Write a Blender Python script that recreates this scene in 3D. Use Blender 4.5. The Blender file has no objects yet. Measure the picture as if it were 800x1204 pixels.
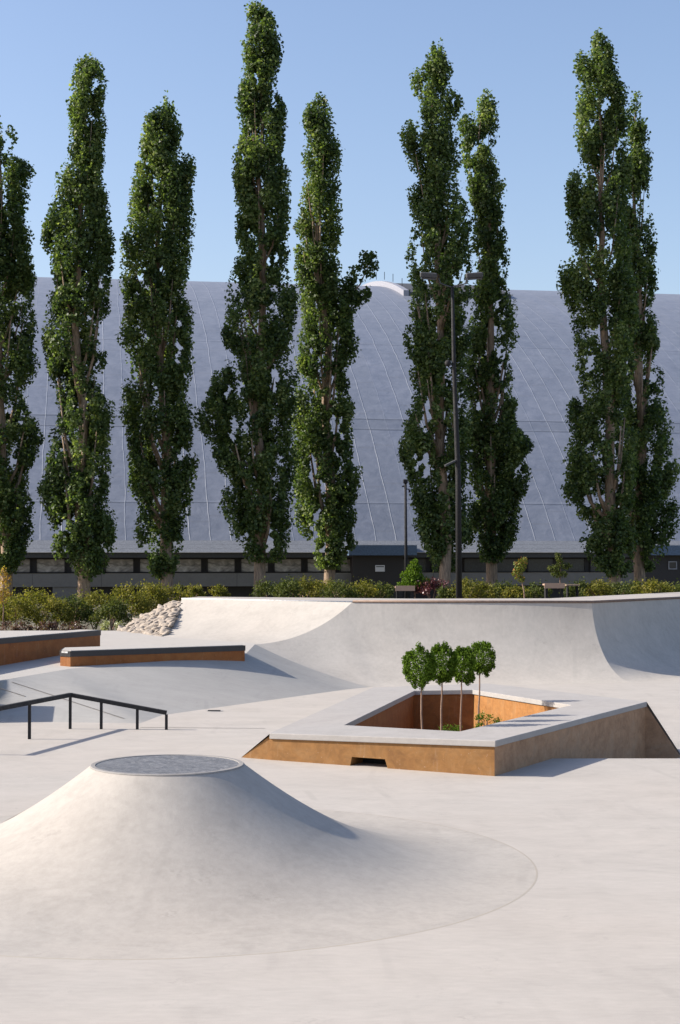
import bpy, bmesh, math, random
import numpy as np
from mathutils import Vector, Matrix
random.seed(7); rng = np.random.default_rng(11)
R = math.radians
sc = bpy.context.scene
col = sc.collection

# ------------------------------------------------------------------ camera
EYE = 3.0; F = 1850.0; HOR = 650.0
PITCH = math.atan((HOR - 602.0) / F)
cd = bpy.data.cameras.new('camera'); cam = bpy.data.objects.new('camera', cd); col.objects.link(cam)
cam.location = (0, 0, EYE); cam.rotation_euler = (R(90) + PITCH, 0, 0)
cd.sensor_fit = 'VERTICAL'; cd.sensor_height = 24; cd.sensor_width = 16
cd.lens = F / 1204 * 24; cd.clip_end = 3000; cd.clip_start = .1
sc.camera = cam
_c, _s = math.cos(PITCH), math.sin(PITCH)

def ray(px, py):
    x = (px - 400) / F; y = (602 - py) / F
    return Vector((x, _c - y * _s, _s + y * _c))
def at(px, py, Y):                      # point seen at a pixel, at distance Y
    d = ray(px, py); t = Y / d.y
    return Vector((d.x * t, Y, EYE + d.z * t))
def on(px, py, h=0.0, a=0.0, b=0.0):    # point seen at a pixel on the plane z = h + a x + b y
    d = ray(px, py); t = (h - EYE) / (d.z - a * d.x - b * d.y)
    return Vector((d.x * t, d.y * t, EYE + d.z * t))

# ------------------------------------------------------------------ object helpers
def tag(o, label=None, cat=None, group=None, kind=None):
    if label: o['label'] = label
    if cat: o['category'] = cat
    if group: o['group'] = group
    if kind: o['kind'] = kind
    return o
def empty(name, loc=(0, 0, 0), rz=0):
    o = bpy.data.objects.new(name, None); col.objects.link(o)
    o.location = loc; o.rotation_euler = (0, 0, rz); o.empty_display_size = .2
    return o
def link(name, me, mat, parent=None, smooth=False):
    o = bpy.data.objects.new(name, me); col.objects.link(o)
    if mat is not None and len(me.materials) == 0: me.materials.append(mat)
    if smooth:
        for p in me.polygons: p.use_smooth = True
    if parent is not None:
        o.parent = parent
    return o
def mesh(name, vs, fs, mat, parent=None, smooth=False, rel=True):
    """vertices in world space; when parented they are moved into the parent's frame"""
    me = bpy.data.meshes.new(name)
    vs = [Vector(v) for v in vs]
    if parent is not None and rel:
        inv = (Matrix.Translation(parent.location) @ Matrix.Rotation(parent.rotation_euler.z, 4, 'Z')).inverted()
        vs = [inv @ v for v in vs]
    me.from_pydata([tuple(v) for v in vs], [], fs); me.update()
    return link(name, me, mat, parent, smooth)
class MB:
    def __init__(s): s.v = []; s.f = []
    def add(s, vs, fs):
        n = len(s.v); s.v += [Vector(v) for v in vs]; s.f += [tuple(i + n for i in f) for f in fs]; return s
    def box(s, c, d, M=None):
        c = Vector(c); x, y, z = d[0] / 2, d[1] / 2, d[2] / 2
        vs = [Vector((i * x, j * y, k * z)) for k in (-1, 1) for j in (-1, 1) for i in (-1, 1)]
        if M is not None: vs = [M @ v for v in vs]
        return s.add([c + v for v in vs], [(0, 2, 3, 1), (4, 5, 7, 6), (0, 1, 5, 4), (2, 6, 7, 3), (0, 4, 6, 2), (1, 3, 7, 5)])
    def bar(s, p, q, w, h):             # rectangular bar between two points
        p = Vector(p); q = Vector(q); d = (q - p).normalized()
        side = d.cross(Vector((0, 0, 1)))
        side = Vector((1, 0, 0)) if side.length < .01 else side.normalized()
        up = side.cross(d).normalized()
        vs = [e + side * (i * w / 2) + up * (j * h / 2) for e in (p, q) for i, j in ((-1, -1), (1, -1), (1, 1), (-1, 1))]
        return s.add(vs, [(3, 2, 1, 0), (4, 5, 6, 7), (0, 1, 5, 4), (1, 2, 6, 5), (2, 3, 7, 6), (3, 0, 4, 7)])
    def tube(s, pts, rad, n=8, cap=True):
        pts = [Vector(p) for p in pts]
        if not hasattr(rad, '__len__'): rad = [rad] * len(pts)
        base = len(s.v); prev = None
        for i, p in enumerate(pts):
            d = (pts[min(i + 1, len(pts) - 1)] - pts[max(i - 1, 0)]).normalized()
            if prev is None:
                a = d.orthogonal().normalized()
            else:
                a = (prev - d * prev.dot(d)).normalized()
            prev = a; b = d.cross(a)
            for k in range(n):
                t = 2 * math.pi * k / n
                s.v.append(p + (a * math.cos(t) + b * math.sin(t)) * rad[i])
        for i in range(len(pts) - 1):
            for k in range(n):
                q = (k + 1) % n
                s.f.append((base + i * n + k, base + i * n + q, base + (i + 1) * n + q, base + (i + 1) * n + k))
        if cap:
            s.f.append(tuple(base + k for k in reversed(range(n))))
            s.f.append(tuple(base + (len(pts) - 1) * n + k for k in range(n)))
        return s
    def prism(s, bot, top):             # closed solid between two matching loops
        n = len(bot)
        return s.add(list(bot) + list(top), [tuple(reversed(range(n))), tuple(range(n, 2 * n))] +
                     [(i, (i + 1) % n, n + (i + 1) % n, n + i) for i in range(n)])
    def build(s, name, mat, parent=None, smooth=False, bevel=0, rel=True):
        o = mesh(name, s.v, s.f, mat, parent, smooth, rel)
        if bevel:
            m = o.modifiers.new('bevel', 'BEVEL'); m.width = bevel; m.segments = 2; m.limit_method = 'ANGLE'; m.angle_limit = R(35)
        return o
def grid(rows):
    n = len(rows[0]); vs = [p for r in rows for p in r]; fs = []
    for i in range(len(rows) - 1):
        for j in range(n - 1):
            fs.append((i * n + j, i * n + j + 1, (i + 1) * n + j + 1, (i + 1) * n + j))
    return vs, fs

# ------------------------------------------------------------------ materials
class NT:
    def __init__(s, name):
        s.m = bpy.data.materials.new(name); s.m.use_nodes = True; s.t = s.m.node_tree; s.t.nodes.clear()
        s.out = s.n('ShaderNodeOutputMaterial')
    def n(s, typ, **kw):
        nd = s.t.nodes.new(typ)
        for k, v in kw.items():
            if k.startswith('_'): setattr(nd, k[1:], v)
            else: nd.inputs[k.replace('__', ' ')].default_value = v
        return nd
    def l(s, a, b): s.t.links.new(a, b)
    def math(s, op, a, b=None, c=None):
        nd = s.n('ShaderNodeMath', _operation=op)
        for i, v in enumerate((a, b, c)):
            if v is None: continue
            if isinstance(v, (int, float)): nd.inputs[i].default_value = v
            else: s.l(v, nd.inputs[i])
        return nd.outputs[0]
    def noise(s, vec, scale, detail=4, rough=.55, dist=0):
        nd = s.n('ShaderNodeTexNoise', Scale=scale, Detail=detail, Roughness=rough, Distortion=dist)
        s.l(vec, nd.inputs['Vector']); return nd.outputs['Fac']
    def coords(s, scale=(1, 1, 1), kind='Object', rot=(0, 0, 0)):
        c = s.n('ShaderNodeTexCoord'); mp = s.n('ShaderNodeMapping'); s.l(c.outputs[kind], mp.inputs[0])
        mp.inputs['Scale'].default_value = scale; mp.inputs['Rotation'].default_value = rot
        return mp.outputs[0]
    def ramp(s, fac, stops):
        r = s.n('ShaderNodeValToRGB'); e = r.color_ramp.elements
        while len(e) < len(stops): e.new(.5)
        for x, (p, c) in zip(e, stops):
            x.position = p; x.color = (c[0], c[1], c[2], 1) if hasattr(c, '__len__') else (c, c, c, 1)
        s.l(fac, r.inputs[0]); return r.outputs[0]
    def mix(s, fac, a, b, mode='MIX'):
        m = s.n('ShaderNodeMix', _data_type='RGBA', _blend_type=mode)
        for k, v in ((0, fac), (6, a), (7, b)):
            if isinstance(v, (int, float)): m.inputs[k].default_value = v
            elif hasattr(v, '__len__'): m.inputs[k].default_value = (*v[:3], 1)
            else: s.l(v, m.inputs[k])
        return m.outputs[2]
    def finish(s, colour, rough=.8, bump=None, bstr=.3, bdist=.01, spec=.5, metal=0, translucent=0, tcol=None):
        p = s.n('ShaderNodeBsdfPrincipled', Metallic=metal)
        p.inputs['Specular IOR Level'].default_value = spec
        if hasattr(colour, '__len__'): p.inputs['Base Color'].default_value = (*colour[:3], 1)
        else: s.l(colour, p.inputs['Base Color'])
        if isinstance(rough, (int, float)): p.inputs['Roughness'].default_value = rough
        else: s.l(rough, p.inputs['Roughness'])
        if bump is not None:
            b = s.n('ShaderNodeBump', Strength=bstr, Distance=bdist); s.l(bump, b.inputs['Height']); s.l(b.outputs[0], p.inputs['Normal'])
        sh = p.outputs[0]
        if translucent:
            tr = s.n('ShaderNodeBsdfTranslucent')
            if tcol is None: s.l(colour, tr.inputs[0])
            else: s.l(tcol, tr.inputs[0])
            mx = s.n('ShaderNodeMixShader'); mx.inputs[0].default_value = translucent
            s.l(sh, mx.inputs[1]); s.l(tr.outputs[0], mx.inputs[2]); sh = mx.outputs[0]
        s.l(sh, s.out.inputs[0]); return s.m

def concrete(name, c, var=.12, scale=1.0, warm=(1.06, .99, .93), streak=(1, 1, 1), spots=True, rough=.78):
    t = NT(name)
    v = t.coords(); vs = t.coords(scale=streak)
    big = t.noise(v, .22 * scale, 3, .5, .4)
    mid = t.noise(vs, 1.3 * scale, 5, .6, .6)
    fine = t.noise(vs, 9 * scale, 5, .65, .2)
    grain = t.noise(v, 120, 2, .6)
    lo = tuple(x * (1 - var) for x in c); hi = tuple(min(1, x * (1 + var * .7)) for x in c)
    base = t.ramp(mid, [(.3, lo), (.7, hi)])
    base = t.mix(t.ramp(big, [(.35, 0), (.65, 1)]), base, t.mix(1.0, base, warm, 'MULTIPLY'))
    base = t.mix(.4, base, t.ramp(fine, [(.32, tuple(x * (1 - var * 2.2) for x in c)), (.68, tuple(min(1, x * (1 + var * 1.3)) for x in c))]))
    cloud = t.noise(v, .7 * scale, 6, .7, 1.5)
    base = t.mix(.45, base, t.ramp(cloud, [(.3, tuple(x * (1 - var * 1.5) for x in c)), (.5, c), (.7, tuple(min(1, x * (1 + var)) for x in c))]))
    base = t.mix(.25, base, t.ramp(grain, [(.3, tuple(x * .82 for x in c)), (.7, tuple(min(1, x * 1.12) for x in c))]))
    if spots:
        sp = t.noise(v, 3.1, 2, .4, 0); sp2 = t.noise(v, 22, 3, .6)
        k = t.math('MULTIPLY', t.ramp(sp, [(.62, 0), (.76, .6)]), t.ramp(sp2, [(.48, 0), (.6, .6)]))
        base = t.mix(k, base, tuple(x * .62 for x in c))
        # wheel rubber: long faint dark arcs
        w = t.n('ShaderNodeTexWave', _wave_type='BANDS', Scale=.33, Distortion=9.0, Detail=2.0); w.inputs['Detail Scale'].default_value = .35
        t.l(v, w.inputs['Vector'])
        ar = t.math('MULTIPLY', t.ramp(w.outputs['Fac'], [(.965, 0), (.995, 1)]), t.ramp(t.noise(v, .8, 3, .6), [(.5, 0), (.68, .28)]))
        base = t.mix(ar, base, tuple(x * .68 for x in c))
    h = t.math('ADD', t.math('MULTIPLY', grain, .4), t.math('MULTIPLY', fine, .8))
    return t.finish(base, rough, h, .22, .012, spec=.35)

M = {}
M['floor'] = concrete('floor_concrete', (.420, .386, .348), .16, streak=(.6, 2.0, 1))
M['floor_far'] = concrete('platform_concrete', (.42, .395, .363), .1, streak=(.6, 2, 1))
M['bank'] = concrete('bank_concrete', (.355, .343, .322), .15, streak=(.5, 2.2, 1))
M['cone'] = concrete('cone_concrete', (.388, .357, .32), .2, scale=1.3, streak=(1, 1, .25))
M['ramp'] = concrete('ramp_concrete', (.435, .402, .36), .18, scale=1.1, streak=(1.2, 1, .3))
M['slab'] = concrete('slab_concrete', (.36, .34, .322), .16, scale=1.6, spots=False)
M['deck'] = concrete('deck_concrete', (.40, .37, .34), .12)
M['wall_concrete'] = concrete('building_concrete', (.2, .19, .178), .18, scale=1.5, spots=False)
M['plinth'] = concrete('plinth', (.12, .115, .11), .2, spots=False)

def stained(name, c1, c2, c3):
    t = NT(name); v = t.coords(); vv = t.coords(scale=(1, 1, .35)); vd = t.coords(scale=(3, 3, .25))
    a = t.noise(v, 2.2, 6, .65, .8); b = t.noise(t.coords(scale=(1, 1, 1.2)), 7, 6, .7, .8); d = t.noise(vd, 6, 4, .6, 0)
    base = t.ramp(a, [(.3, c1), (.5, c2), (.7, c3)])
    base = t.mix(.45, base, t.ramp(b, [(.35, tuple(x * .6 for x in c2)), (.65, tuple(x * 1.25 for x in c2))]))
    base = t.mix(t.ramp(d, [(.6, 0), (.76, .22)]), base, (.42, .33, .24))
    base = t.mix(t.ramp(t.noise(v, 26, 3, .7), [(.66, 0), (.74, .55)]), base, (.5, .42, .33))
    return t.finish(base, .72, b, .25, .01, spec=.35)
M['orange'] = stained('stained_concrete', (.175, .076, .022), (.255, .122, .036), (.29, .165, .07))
M['brown'] = stained('shade_browned_concrete', (.26, .145, .08), (.37, .22, .125), (.42, .29, .19))  # stained concrete browned for the shaded side, bounced light put into its colour
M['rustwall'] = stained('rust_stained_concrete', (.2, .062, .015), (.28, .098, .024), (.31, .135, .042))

M['sunny'] = stained('sunlit_stained_concrete', (.26, .105, .027), (.34, .15, .042), (.37, .2, .08))  # stained concrete brightened for the sunlit pit wall, sunlight put into the colour
def metal(name, c, rough=.45, m=.0, var=.25):
    t = NT(name); v = t.coords(); a = t.noise(v, 14, 4, .6)
    base = t.ramp(a, [(.3, tuple(x * (1 - var) for x in c)), (.7, tuple(x * (1 + var) for x in c))])
    return t.finish(base, t.ramp(a, [(.3, rough * .8), (.7, min(1, rough * 1.25))]), a, .08, .003, metal=m)
M['black'] = metal('black_steel', (.011, .0105, .012), .8)
M['edge'] = metal('steel_edge', (.035, .032, .033), .5, .2)
M['rusty'] = metal('rusty_coping', (.19, .13, .1), .6, .3)
M['label_plate'] = metal('pale_plate', (.55, .54, .52), .5)
M['lamp_body'] = metal('lamp_body', (.055, .055, .058), .7)
M['lamp_glass'] = metal('lamp_glass', (.04, .04, .045), .15)
M['apron'] = metal('eave_cladding', (.17, .18, .2), .55)
M['sign'] = metal('white_sign', (.72, .7, .72), .5, 0, .05)
M['pane'] = None
M['dark_wall'] = metal('dark_cladding', (.035, .03, .03), .7)
M['fascia'] = metal('fascia', (.06, .058, .06), .6)
M['canopy'] = metal('blue_canopy', (.09, .135, .21), .5)
M['white_metal'] = metal('white_metal', (.27, .27, .3), .5)
M['wood'] = concrete('bench_wood', (.46, .31, .23), .2, scale=4, streak=(.3, 4, 1), spots=False)
M['joint'] = concrete('joint_filler', (.385, .345, .29), .05, scale=4, spots=False)
M['joint_dark'] = concrete('dark_joint_filler', (.2, .185, .175), .2, scale=4, spots=False)  # plain dark tone of the joint lines

M['rim'] = concrete('worn_rim', (.27, .255, .24), .25, scale=5, spots=False)
def lidmat():
    t = NT('worn_lid'); v = t.coords()
    a = t.noise(v, 5, 5, .65, 1.0); b = t.noise(t.coords(scale=(1, 3, 1), rot=(0, 0, .6)), 16, 6, .75, 2.0)
    base = t.ramp(a, [(.3, (.1, .1, .105)), (.7, (.17, .17, .178))])
    base = t.mix(t.ramp(b, [(.52, 0), (.58, .9)]), base, (.4, .39, .38))
    return t.finish(base, t.ramp(b, [(.4, .35), (.65, .6)]), b, .3, .008, metal=.15)
M['lid'] = lidmat()

def panemat():
    t = NT('window_pane'); v = t.coords(scale=(1, 1, 2.5)); a = t.noise(v, 1.7, 4, .6, .6)
    base = t.ramp(a, [(.35, (.13, .12, .11)), (.5, (.34, .3, .27)), (.68, (.62, .56, .5))])  # pale blinds, with reflected sunlit concrete painted into the colour
    return t.finish(base, .25, spec=.6)
M['pane'] = panemat(); M['pane_dark'] = metal('dark_pane', (.05, .052, .055), .2)

RL, RISE = 50.0, 19.7; RTH = 2 * math.atan(RISE / RL); RR_ = RL / math.sin(RTH)
def arc_s(py):                          # arc length on the roof seen at height py in the middle of the picture
    best = None
    for i in range(2000):
        a = RTH * (1 - i / 2000); y = 74 / 1.0 + (.5 + RL - RR_ * math.sin(a)) / math.cos(R(9)); z = 3.58 + RR_ * math.cos(a) - RR_ * math.cos(RTH)
        e = abs(HOR - F * (z - EYE) / y - py)
        if best is None or e < best[0]: best = (e, (RTH - a) * RR_)
    return best[1]
def roofmat():
    t = NT('roof_membrane'); uv = t.n('ShaderNodeUVMap'); sep = t.n('ShaderNodeSeparateXYZ'); t.l(uv.outputs[0], sep.inputs[0])
    wob = t.noise(uv.outputs[0], .22, 3, .6)
    u = t.math('ADD', sep.outputs[0], t.math('MULTIPLY', wob, .3))
    cell = t.math('DIVIDE', u, .98)
    fr = t.math('ABSOLUTE', t.math('SUBTRACT', t.math('FRACT', cell), .5))   # .5 at the seam
    seam = t.ramp(fr, [(.47, 0), (.49, 1)])
    wn = t.n('ShaderNodeTexWhiteNoise', _noise_dimensions='1D'); t.l(t.math('FLOOR', cell), wn.inputs['W'])
    wn2 = t.n('ShaderNodeTexWhiteNoise', _noise_dimensions='1D'); t.l(t.math('FLOOR', t.math('ADD', cell, .5)), wn2.inputs['W'])
    sstr = t.ramp(wn2.outputs['Value'], [(0, .12), (.75, .8)])
    brk = t.ramp(t.noise(uv.outputs[0], .5, 3, .6), [(.32, .3), (.6, 1)])
    seamk = t.math('MULTIPLY', t.math('MULTIPLY', seam, sstr), brk)
    # cross joints between the sheets
    vv = t.math('ADD', sep.outputs[1], t.math('MULTIPLY', t.noise(uv.outputs[0], .35, 2, .5), .16))
    def band(s0, wd, soft): return t.ramp(t.math('ABSOLUTE', t.math('SUBTRACT', vv, s0)), [(0, 1), (min(.99, wd), 1), (min(1, wd + soft), 0)])
    SJ = [arc_s(y) for y in (491, 503, 403, 590)]
    hj = t.math('MAXIMUM', t.math('MAXIMUM', band(SJ[0], .04, .05), band(SJ[1], .05, .05)), t.math('MULTIPLY', t.math('MAXIMUM', band(SJ[2], .04, .06), band(SJ[3], .03, .06)), .6))
    band2 = t.math('MULTIPLY', band((SJ[0] + SJ[1]) / 2, (SJ[1] - SJ[0]) * -.5 if SJ[1] < SJ[0] else .4, .1), .3)
    hf2 = t.math('ABSOLUTE', t.math('SUBTRACT', t.math('FRACT', t.math('DIVIDE', t.math('ADD', vv, t.math('MULTIPLY', wn.outputs['Value'], 3.0)), 3.4)), .5))
    hj2 = t.math('MULTIPLY', t.ramp(hf2, [(.47, 0), (.495, 1)]), .35)
    blot = t.noise(uv.outputs[0], .16, 5, .6, .5); fine = t.noise(uv.outputs[0], 1.6, 6, .7, .5)
    base = t.ramp(blot, [(.3, (.14, .162, .21)), (.7, (.2, .222, .275))])
    base = t.mix(.4, base, t.ramp(fine, [(.3, (.1, .12, .165)), (.7, (.26, .275, .33))]))
    base = t.mix(t.math('MULTIPLY', wn.outputs['Value'], .22), base, (.16, .175, .2))
    base = t.mix(t.math('MULTIPLY', seamk, .6), base, (.36, .37, .39))
    base = t.mix(t.math('MULTIPLY', hj, .35), base, (.12, .13, .15))
    base = t.mix(hj2, base, (.15, .16, .185))
    base = t.mix(band2, base, (.12, .135, .165))
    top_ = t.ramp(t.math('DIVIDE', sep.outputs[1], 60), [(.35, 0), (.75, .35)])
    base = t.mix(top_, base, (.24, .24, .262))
    h = t.math('ADD', t.math('ADD', t.math('MULTIPLY', seamk, 1.0), t.math('MULTIPLY', hj, .8)),
               t.math('ADD', t.math('MULTIPLY', fine, .5), t.math('MULTIPLY', t.noise(uv.outputs[0], .6, 3, .5), 1.2)))
    return t.finish(base, .5, h, .5, .09, spec=.4)
M['roof'] = roofmat()

def leafmat(name, stops, trans=.3, rough=.42, spec=.5):
    t = NT(name); a = t.n('ShaderNodeAttribute', _attribute_name='tone')
    c = t.ramp(a.outputs['Fac'], stops)
    tc = t.mix(1.0, c, (1.45, 1.55, .7), 'MULTIPLY')
    return t.finish(c, rough, translucent=trans, tcol=tc, spec=spec)
M['poplar'] = leafmat('poplar_leaves', [(0, (.03, .055, .022)), (.45, (.078, .118, .036)), (.8, (.155, .205, .06)), (1, (.3, .34, .14))], .45, .5, .35)
M['thuja'] = leafmat('thuja_leaves', [(0, (.045, .08, .008)), (.6, (.095, .16, .014)), (1, (.17, .26, .03))], .3, .7, .15)
M['hedge'] = leafmat('hedge_leaves', [(0, (.06, .07, .014)), (.6, (.16, .155, .03)), (1, (.3, .25, .06))], .35, .65, .15)
M['hedge_dark'] = leafmat('dark_hedge_leaves', [(0, (.035, .05, .014)), (.6, (.08, .1, .026)), (1, (.17, .17, .05))], .28, .65, .15)
M['red'] = leafmat('barberry_leaves', [(0, (.06, .018, .022)), (.6, (.13, .035, .045)), (1, (.22, .08, .08))], .25)
M['redgreen'] = leafmat('red_green_leaves', [(0, (.05, .04, .02)), (.5, (.13, .05, .05)), (1, (.2, .17, .09))], .25)
M['yellow'] = leafmat('yellow_leaves', [(0, (.22, .1, .02)), (.5, (.42, .25, .03)), (1, (.5, .4, .08))], .35)
M['rust'] = leafmat('turning_leaves', [(0, (.09, .14, .02)), (.55, (.16, .19, .04)), (.8, (.28, .13, .05)), (1, (.4, .17, .07))], .3, .6, .2)
M['grass'] = leafmat('pale_grass', [(0, (.14, .17, .06)), (1, (.42, .42, .25))], .3)

def barkmat(name, c1, c2):
    t = NT(name); v = t.coords(scale=(3, 3, .6)); a = t.noise(v, 5, 5, .65, .5)
    return t.finish(t.ramp(a, [(.3, c1), (.7, c2)]), .85, a, .6, .03)
M['bark'] = barkmat('poplar_bark', (.12, .085, .058), (.44, .31, .21))
M['twig'] = barkmat('thin_bark', (.16, .095, .065), (.32, .21, .15))
M['rock'] = concrete('river_rock', (.36, .305, .25), .28, scale=3, spots=False)
M['soil'] = concrete('soil', (.09, .07, .05), .3, scale=2, spots=False)
def groundmat():
    t = NT('park_ground'); v = t.coords(); a = t.noise(v, .8, 6, .7); b = t.noise(v, .08, 4, .6)
    base = t.ramp(a, [(.3, (.05, .055, .025)), (.6, (.1, .09, .05)), (.75, (.13, .12, .06))])
    base = t.mix(t.ramp(b, [(.4, 0), (.6, .6)]), base, (.16, .14, .11))
    return t.finish(base, .95, a, .5, .05)
M['ground'] = groundmat()

# ------------------------------------------------------------------ ground
def plat(y): return .56 + .042 * (y - 30.2)
PA = dict(h=.56 - .042 * 30.2, b=.042)
def ss(a, b, x): t = max(0, min(1, (x - a) / (b - a))); return t * t * (3 - 2 * t)
def terrain(x, y):
    h = -1.0
    back = .75 + .75 * ss(-4.6, -2.5, x)             # beds behind the platform sit lower than the ones behind the ramp
    far = .7
    if y > 39: h = -1.0 + (back + 1.0) * ss(39.5, 41.5, y)
    if x > -3 and y < 44: h = min(h, -1.0 + 2.5 * ss(42.5, 43.8, y))
    if y > 46: h = h + (far - h) * ss(46, 56, y)
    return h
xs = [-700, -300, -120, -60, -30] + [(-16 + i * .8) for i in range(46)] + [26, 40, 70, 140, 300, 700]
ys = [-200, -60, -10, 20, 36] + [39 + i * .5 for i in range(36)] + [60, 68, 74, 90, 130, 200, 400, 900, 1800]
v, f = grid([[(x, y, terrain(x, y)) for x in xs] for y in ys])
tag(mesh('ground', v, f, M['ground'], smooth=True), kind='structure')

# lower skate floor (one sheet) -------------------------------------------------
FX = [-40, 40]
PLN_H = dict(h=.48 - .022 * 2.09 + .0124 * 21.1, a=.022, b=-.0124)
PIT_O = [on(px, py, **PLN_H) for px, py in ((317, 862), (583, 871), (761, 825), (574, 803.5), (439, 808))]
_pc = sum(PIT_O, Vector()) / 5
PIT_O = [_pc + (p - _pc) * .93 for p in PIT_O]
def in_pit(x, y):
    for i in range(5):
        a, b = PIT_O[i], PIT_O[(i + 1) % 5]
        if (b.x - a.x) * (y - a.y) - (b.y - a.y) * (x - a.x) < 0: return False
    return True
def floor_h(x, y):                     # beyond a crest right of the planter the floor dips, then climbs back
    lin = max(0, min(1, (y - 23.05) / 3.0))
    return -.52 * lin * ss(1.2, 2.9, x) * (1 - ss(27.5, 33.5, y))
fx = [-40, -20, 0, 1.2] + [1.4 + i * .2 for i in range(9)] + [3.4, 4, 5, 6, 8, 12, 20, 40]
fy = [-15, 0, 12, 18, 21, 22.9, 23.0, 23.05, 23.1, 23.2] + [23.5 + i * .5 for i in range(22)] + [36, 38.2]
fx = sorted(set(fx + [-1.0 + i * .25 for i in range(28)])); fy = sorted(set(fy + [21.5, 22, 22.3, 22.6] + [23.25 + i * .25 for i in range(30)]))
v, f = grid([[(x, y, floor_h(x, y)) for x in fx] for y in fy])
f = [q for q in f if not all(in_pit(v[i][0], v[i][1]) for i in q)]
tag(mesh('skatepark_floor', v, f, M['floor'], smooth=True), kind='structure')

# ridge / toe stations ----------------------------------------------------------
HC = 1.8
C1 = on(415, 707.5, HC); C2 = on(696, 708, HC); CR = on(800, 703, HC); CL = on(214, 703.5, HC)
right_dir = (CR - C2).normalized(); CRR = C2 + right_dir * 12
toe_right = on(742, 802.5, 0); toe_r2 = on(800, 797.5, 0); trd = (toe_r2 - toe_right).normalized(); toe_rr = toe_right + trd * 12
toeL_l = on(188, 751, **PA); toeL_r = on(300, 757.5, **PA)
def arc(toe, top, n=14, k=1.0):
    toe = Vector(toe); top = Vector(top); d = Vector((top.x - toe.x, top.y - toe.y, 0)); run = d.length; rise = top.z - toe.z
    th = 2 * math.atan2(rise, run); Rr = run / math.sin(th) if th < math.pi else run
    out = []
    for i in range(n + 1):
        s = i / n; p = s * th
        a = Vector((toe.x, toe.y, toe.z)) + d.normalized() * (Rr * math.sin(p)) + Vector((0, 0, Rr * (1 - math.cos(p))))
        b = toe.lerp(top, s)
        out.append(a.lerp(b, 1 - k))
    return out
# ridge between the bright left section and the middle section (toe -> coping)
ridge = arc(toeL_r, C1, 14, 1.0)
left = arc(toeL_l, CL, 14, 1.0)
rows = []
for i in range(15):
    rows.append([left[i].lerp(ridge[i], t / 16) for t in range(17)])
lv, lf = grid(rows)
# middle: tops follow the ridge then the coping
def hts(p, q, n): return [p.lerp(q, i / n) for i in range(n + 1)]
tops = []; toes = []; ks = []
tA = on(0, 800, **PA); bA = on(0, 848, 0); tB = on(84, 786, **PA); bB = on(190, 841, 0)
tC = on(288, 770, **PA); bC = on(405, 811, 0)
bD = on(452, 807, 0)
tZ = tA + (tA - tB) * 5; tZ.z = plat(tZ.y) ; bZ = Vector((-30, bA.y + .2, 0))
bank_st = []
def seg(t0, t1, b0, b1, n, k0, k1, last=False):
    return [(t0.lerp(t1, i / n), b0.lerp(b1, i / n), k0 + (k1 - k0) * i / n) for i in range(n + (1 if last else 0))]
bank_st += seg(tZ, tA, bZ, bA, 4, .1, .1)
bM = on(165, 850.5, 0); tM = tA.lerp(tB, .72)
bank_st += seg(tA, tM, bA, bM, 6, .1, .12)
bank_st += seg(tM, tB, bM, bB, 4, .12, .12)
bank_st += seg(tB, tC, bB, bC, 12, .12, .2)
tCr = toeL_r
bE = on(434, 808, 0)
bank_st += seg(tC, tCr, bC, bE, 4, .2, .35, True)
for s_ in bank_st: pass
rows = [arc(b, t, 12, k) for t, b, k in bank_st]
v, f = grid(rows)
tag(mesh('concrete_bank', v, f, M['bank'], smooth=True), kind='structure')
mid_st = []
for i, p in enumerate(ridge):
    mid_st.append((p, bE.lerp(bD, (i / 14)), .35 + .5 * (i / 14) ** .6))
bG = on(560, 806, 0)
mid_st += seg(C1, C2, bD, toe_right, 14, .85, .95)[1:]
mid_rows = [arc(b, t, 16, k) for t, b, k in mid_st] + [arc(toe_right, C2, 16, .95)]
right_rows = [arc(toe_right.lerp(toe_rr, i / 8), C2.lerp(CRR, i / 8), 16, .95) for i in range(9)]
# upper platform -------------------------------------------------------------
front = [s_[0] for s_ in bank_st]
def pl(x, y): return Vector((x, y, plat(y)))
rows = []
for p in front:
    bx = min(p.x, -1.9)
    yb = 40.6
    rows.append([pl(p.x + (bx - p.x) * t / 6, p.y + (yb - p.y) * t / 6) for t in range(7)])
v, f = grid(rows)
tag(mesh('upper_platform', v, f, M['floor_far']), kind='structure')

# quarter pipe ------------------------------------------------------------------
qp = empty('quarter_pipe', (C1.x + 2, C1.y, 0))
tag(qp, 'long curved concrete quarter pipe with a steel lip below the poplars', 'quarter pipe')
o = mesh('transition', lv, lf, M['ramp'], qp, smooth=True); o['label'] = 'bright sunlit left wing of the curved ramp'
v, f = grid(mid_rows); o = mesh('transition', v, f, M['ramp'], qp, smooth=True); o['label'] = 'wide middle wall of the curved ramp'
v, f = grid(right_rows); o = mesh('transition', v, f, M['ramp'], qp, smooth=True); o['label'] = 'shaded right wing of the curved ramp'
# deck behind the lip and its back wall
lip = [CL, C1, C2, CRR]
def off(p, dx, dy, dz=0): return p + Vector((dx, dy, dz))
backp = [off(CL, .3, 1.6), off(C1, 1.6, 2.6), off(C2, -.6, 3.2), Vector((CRR.x - 1.5, CRR.y + 3.0, HC))]
mb = MB()
for i in range(3):
    mb.prism([off(lip[i], 0, 0, -1.6), off(lip[i + 1], 0, 0, -1.6), off(backp[i + 1], 0, 0, -1.6), off(backp[i], 0, 0, -1.6)],
             [off(lip[i], 0, .02, -.002), off(lip[i + 1], 0, .02, -.002), backp[i + 1], backp[i]])
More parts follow.
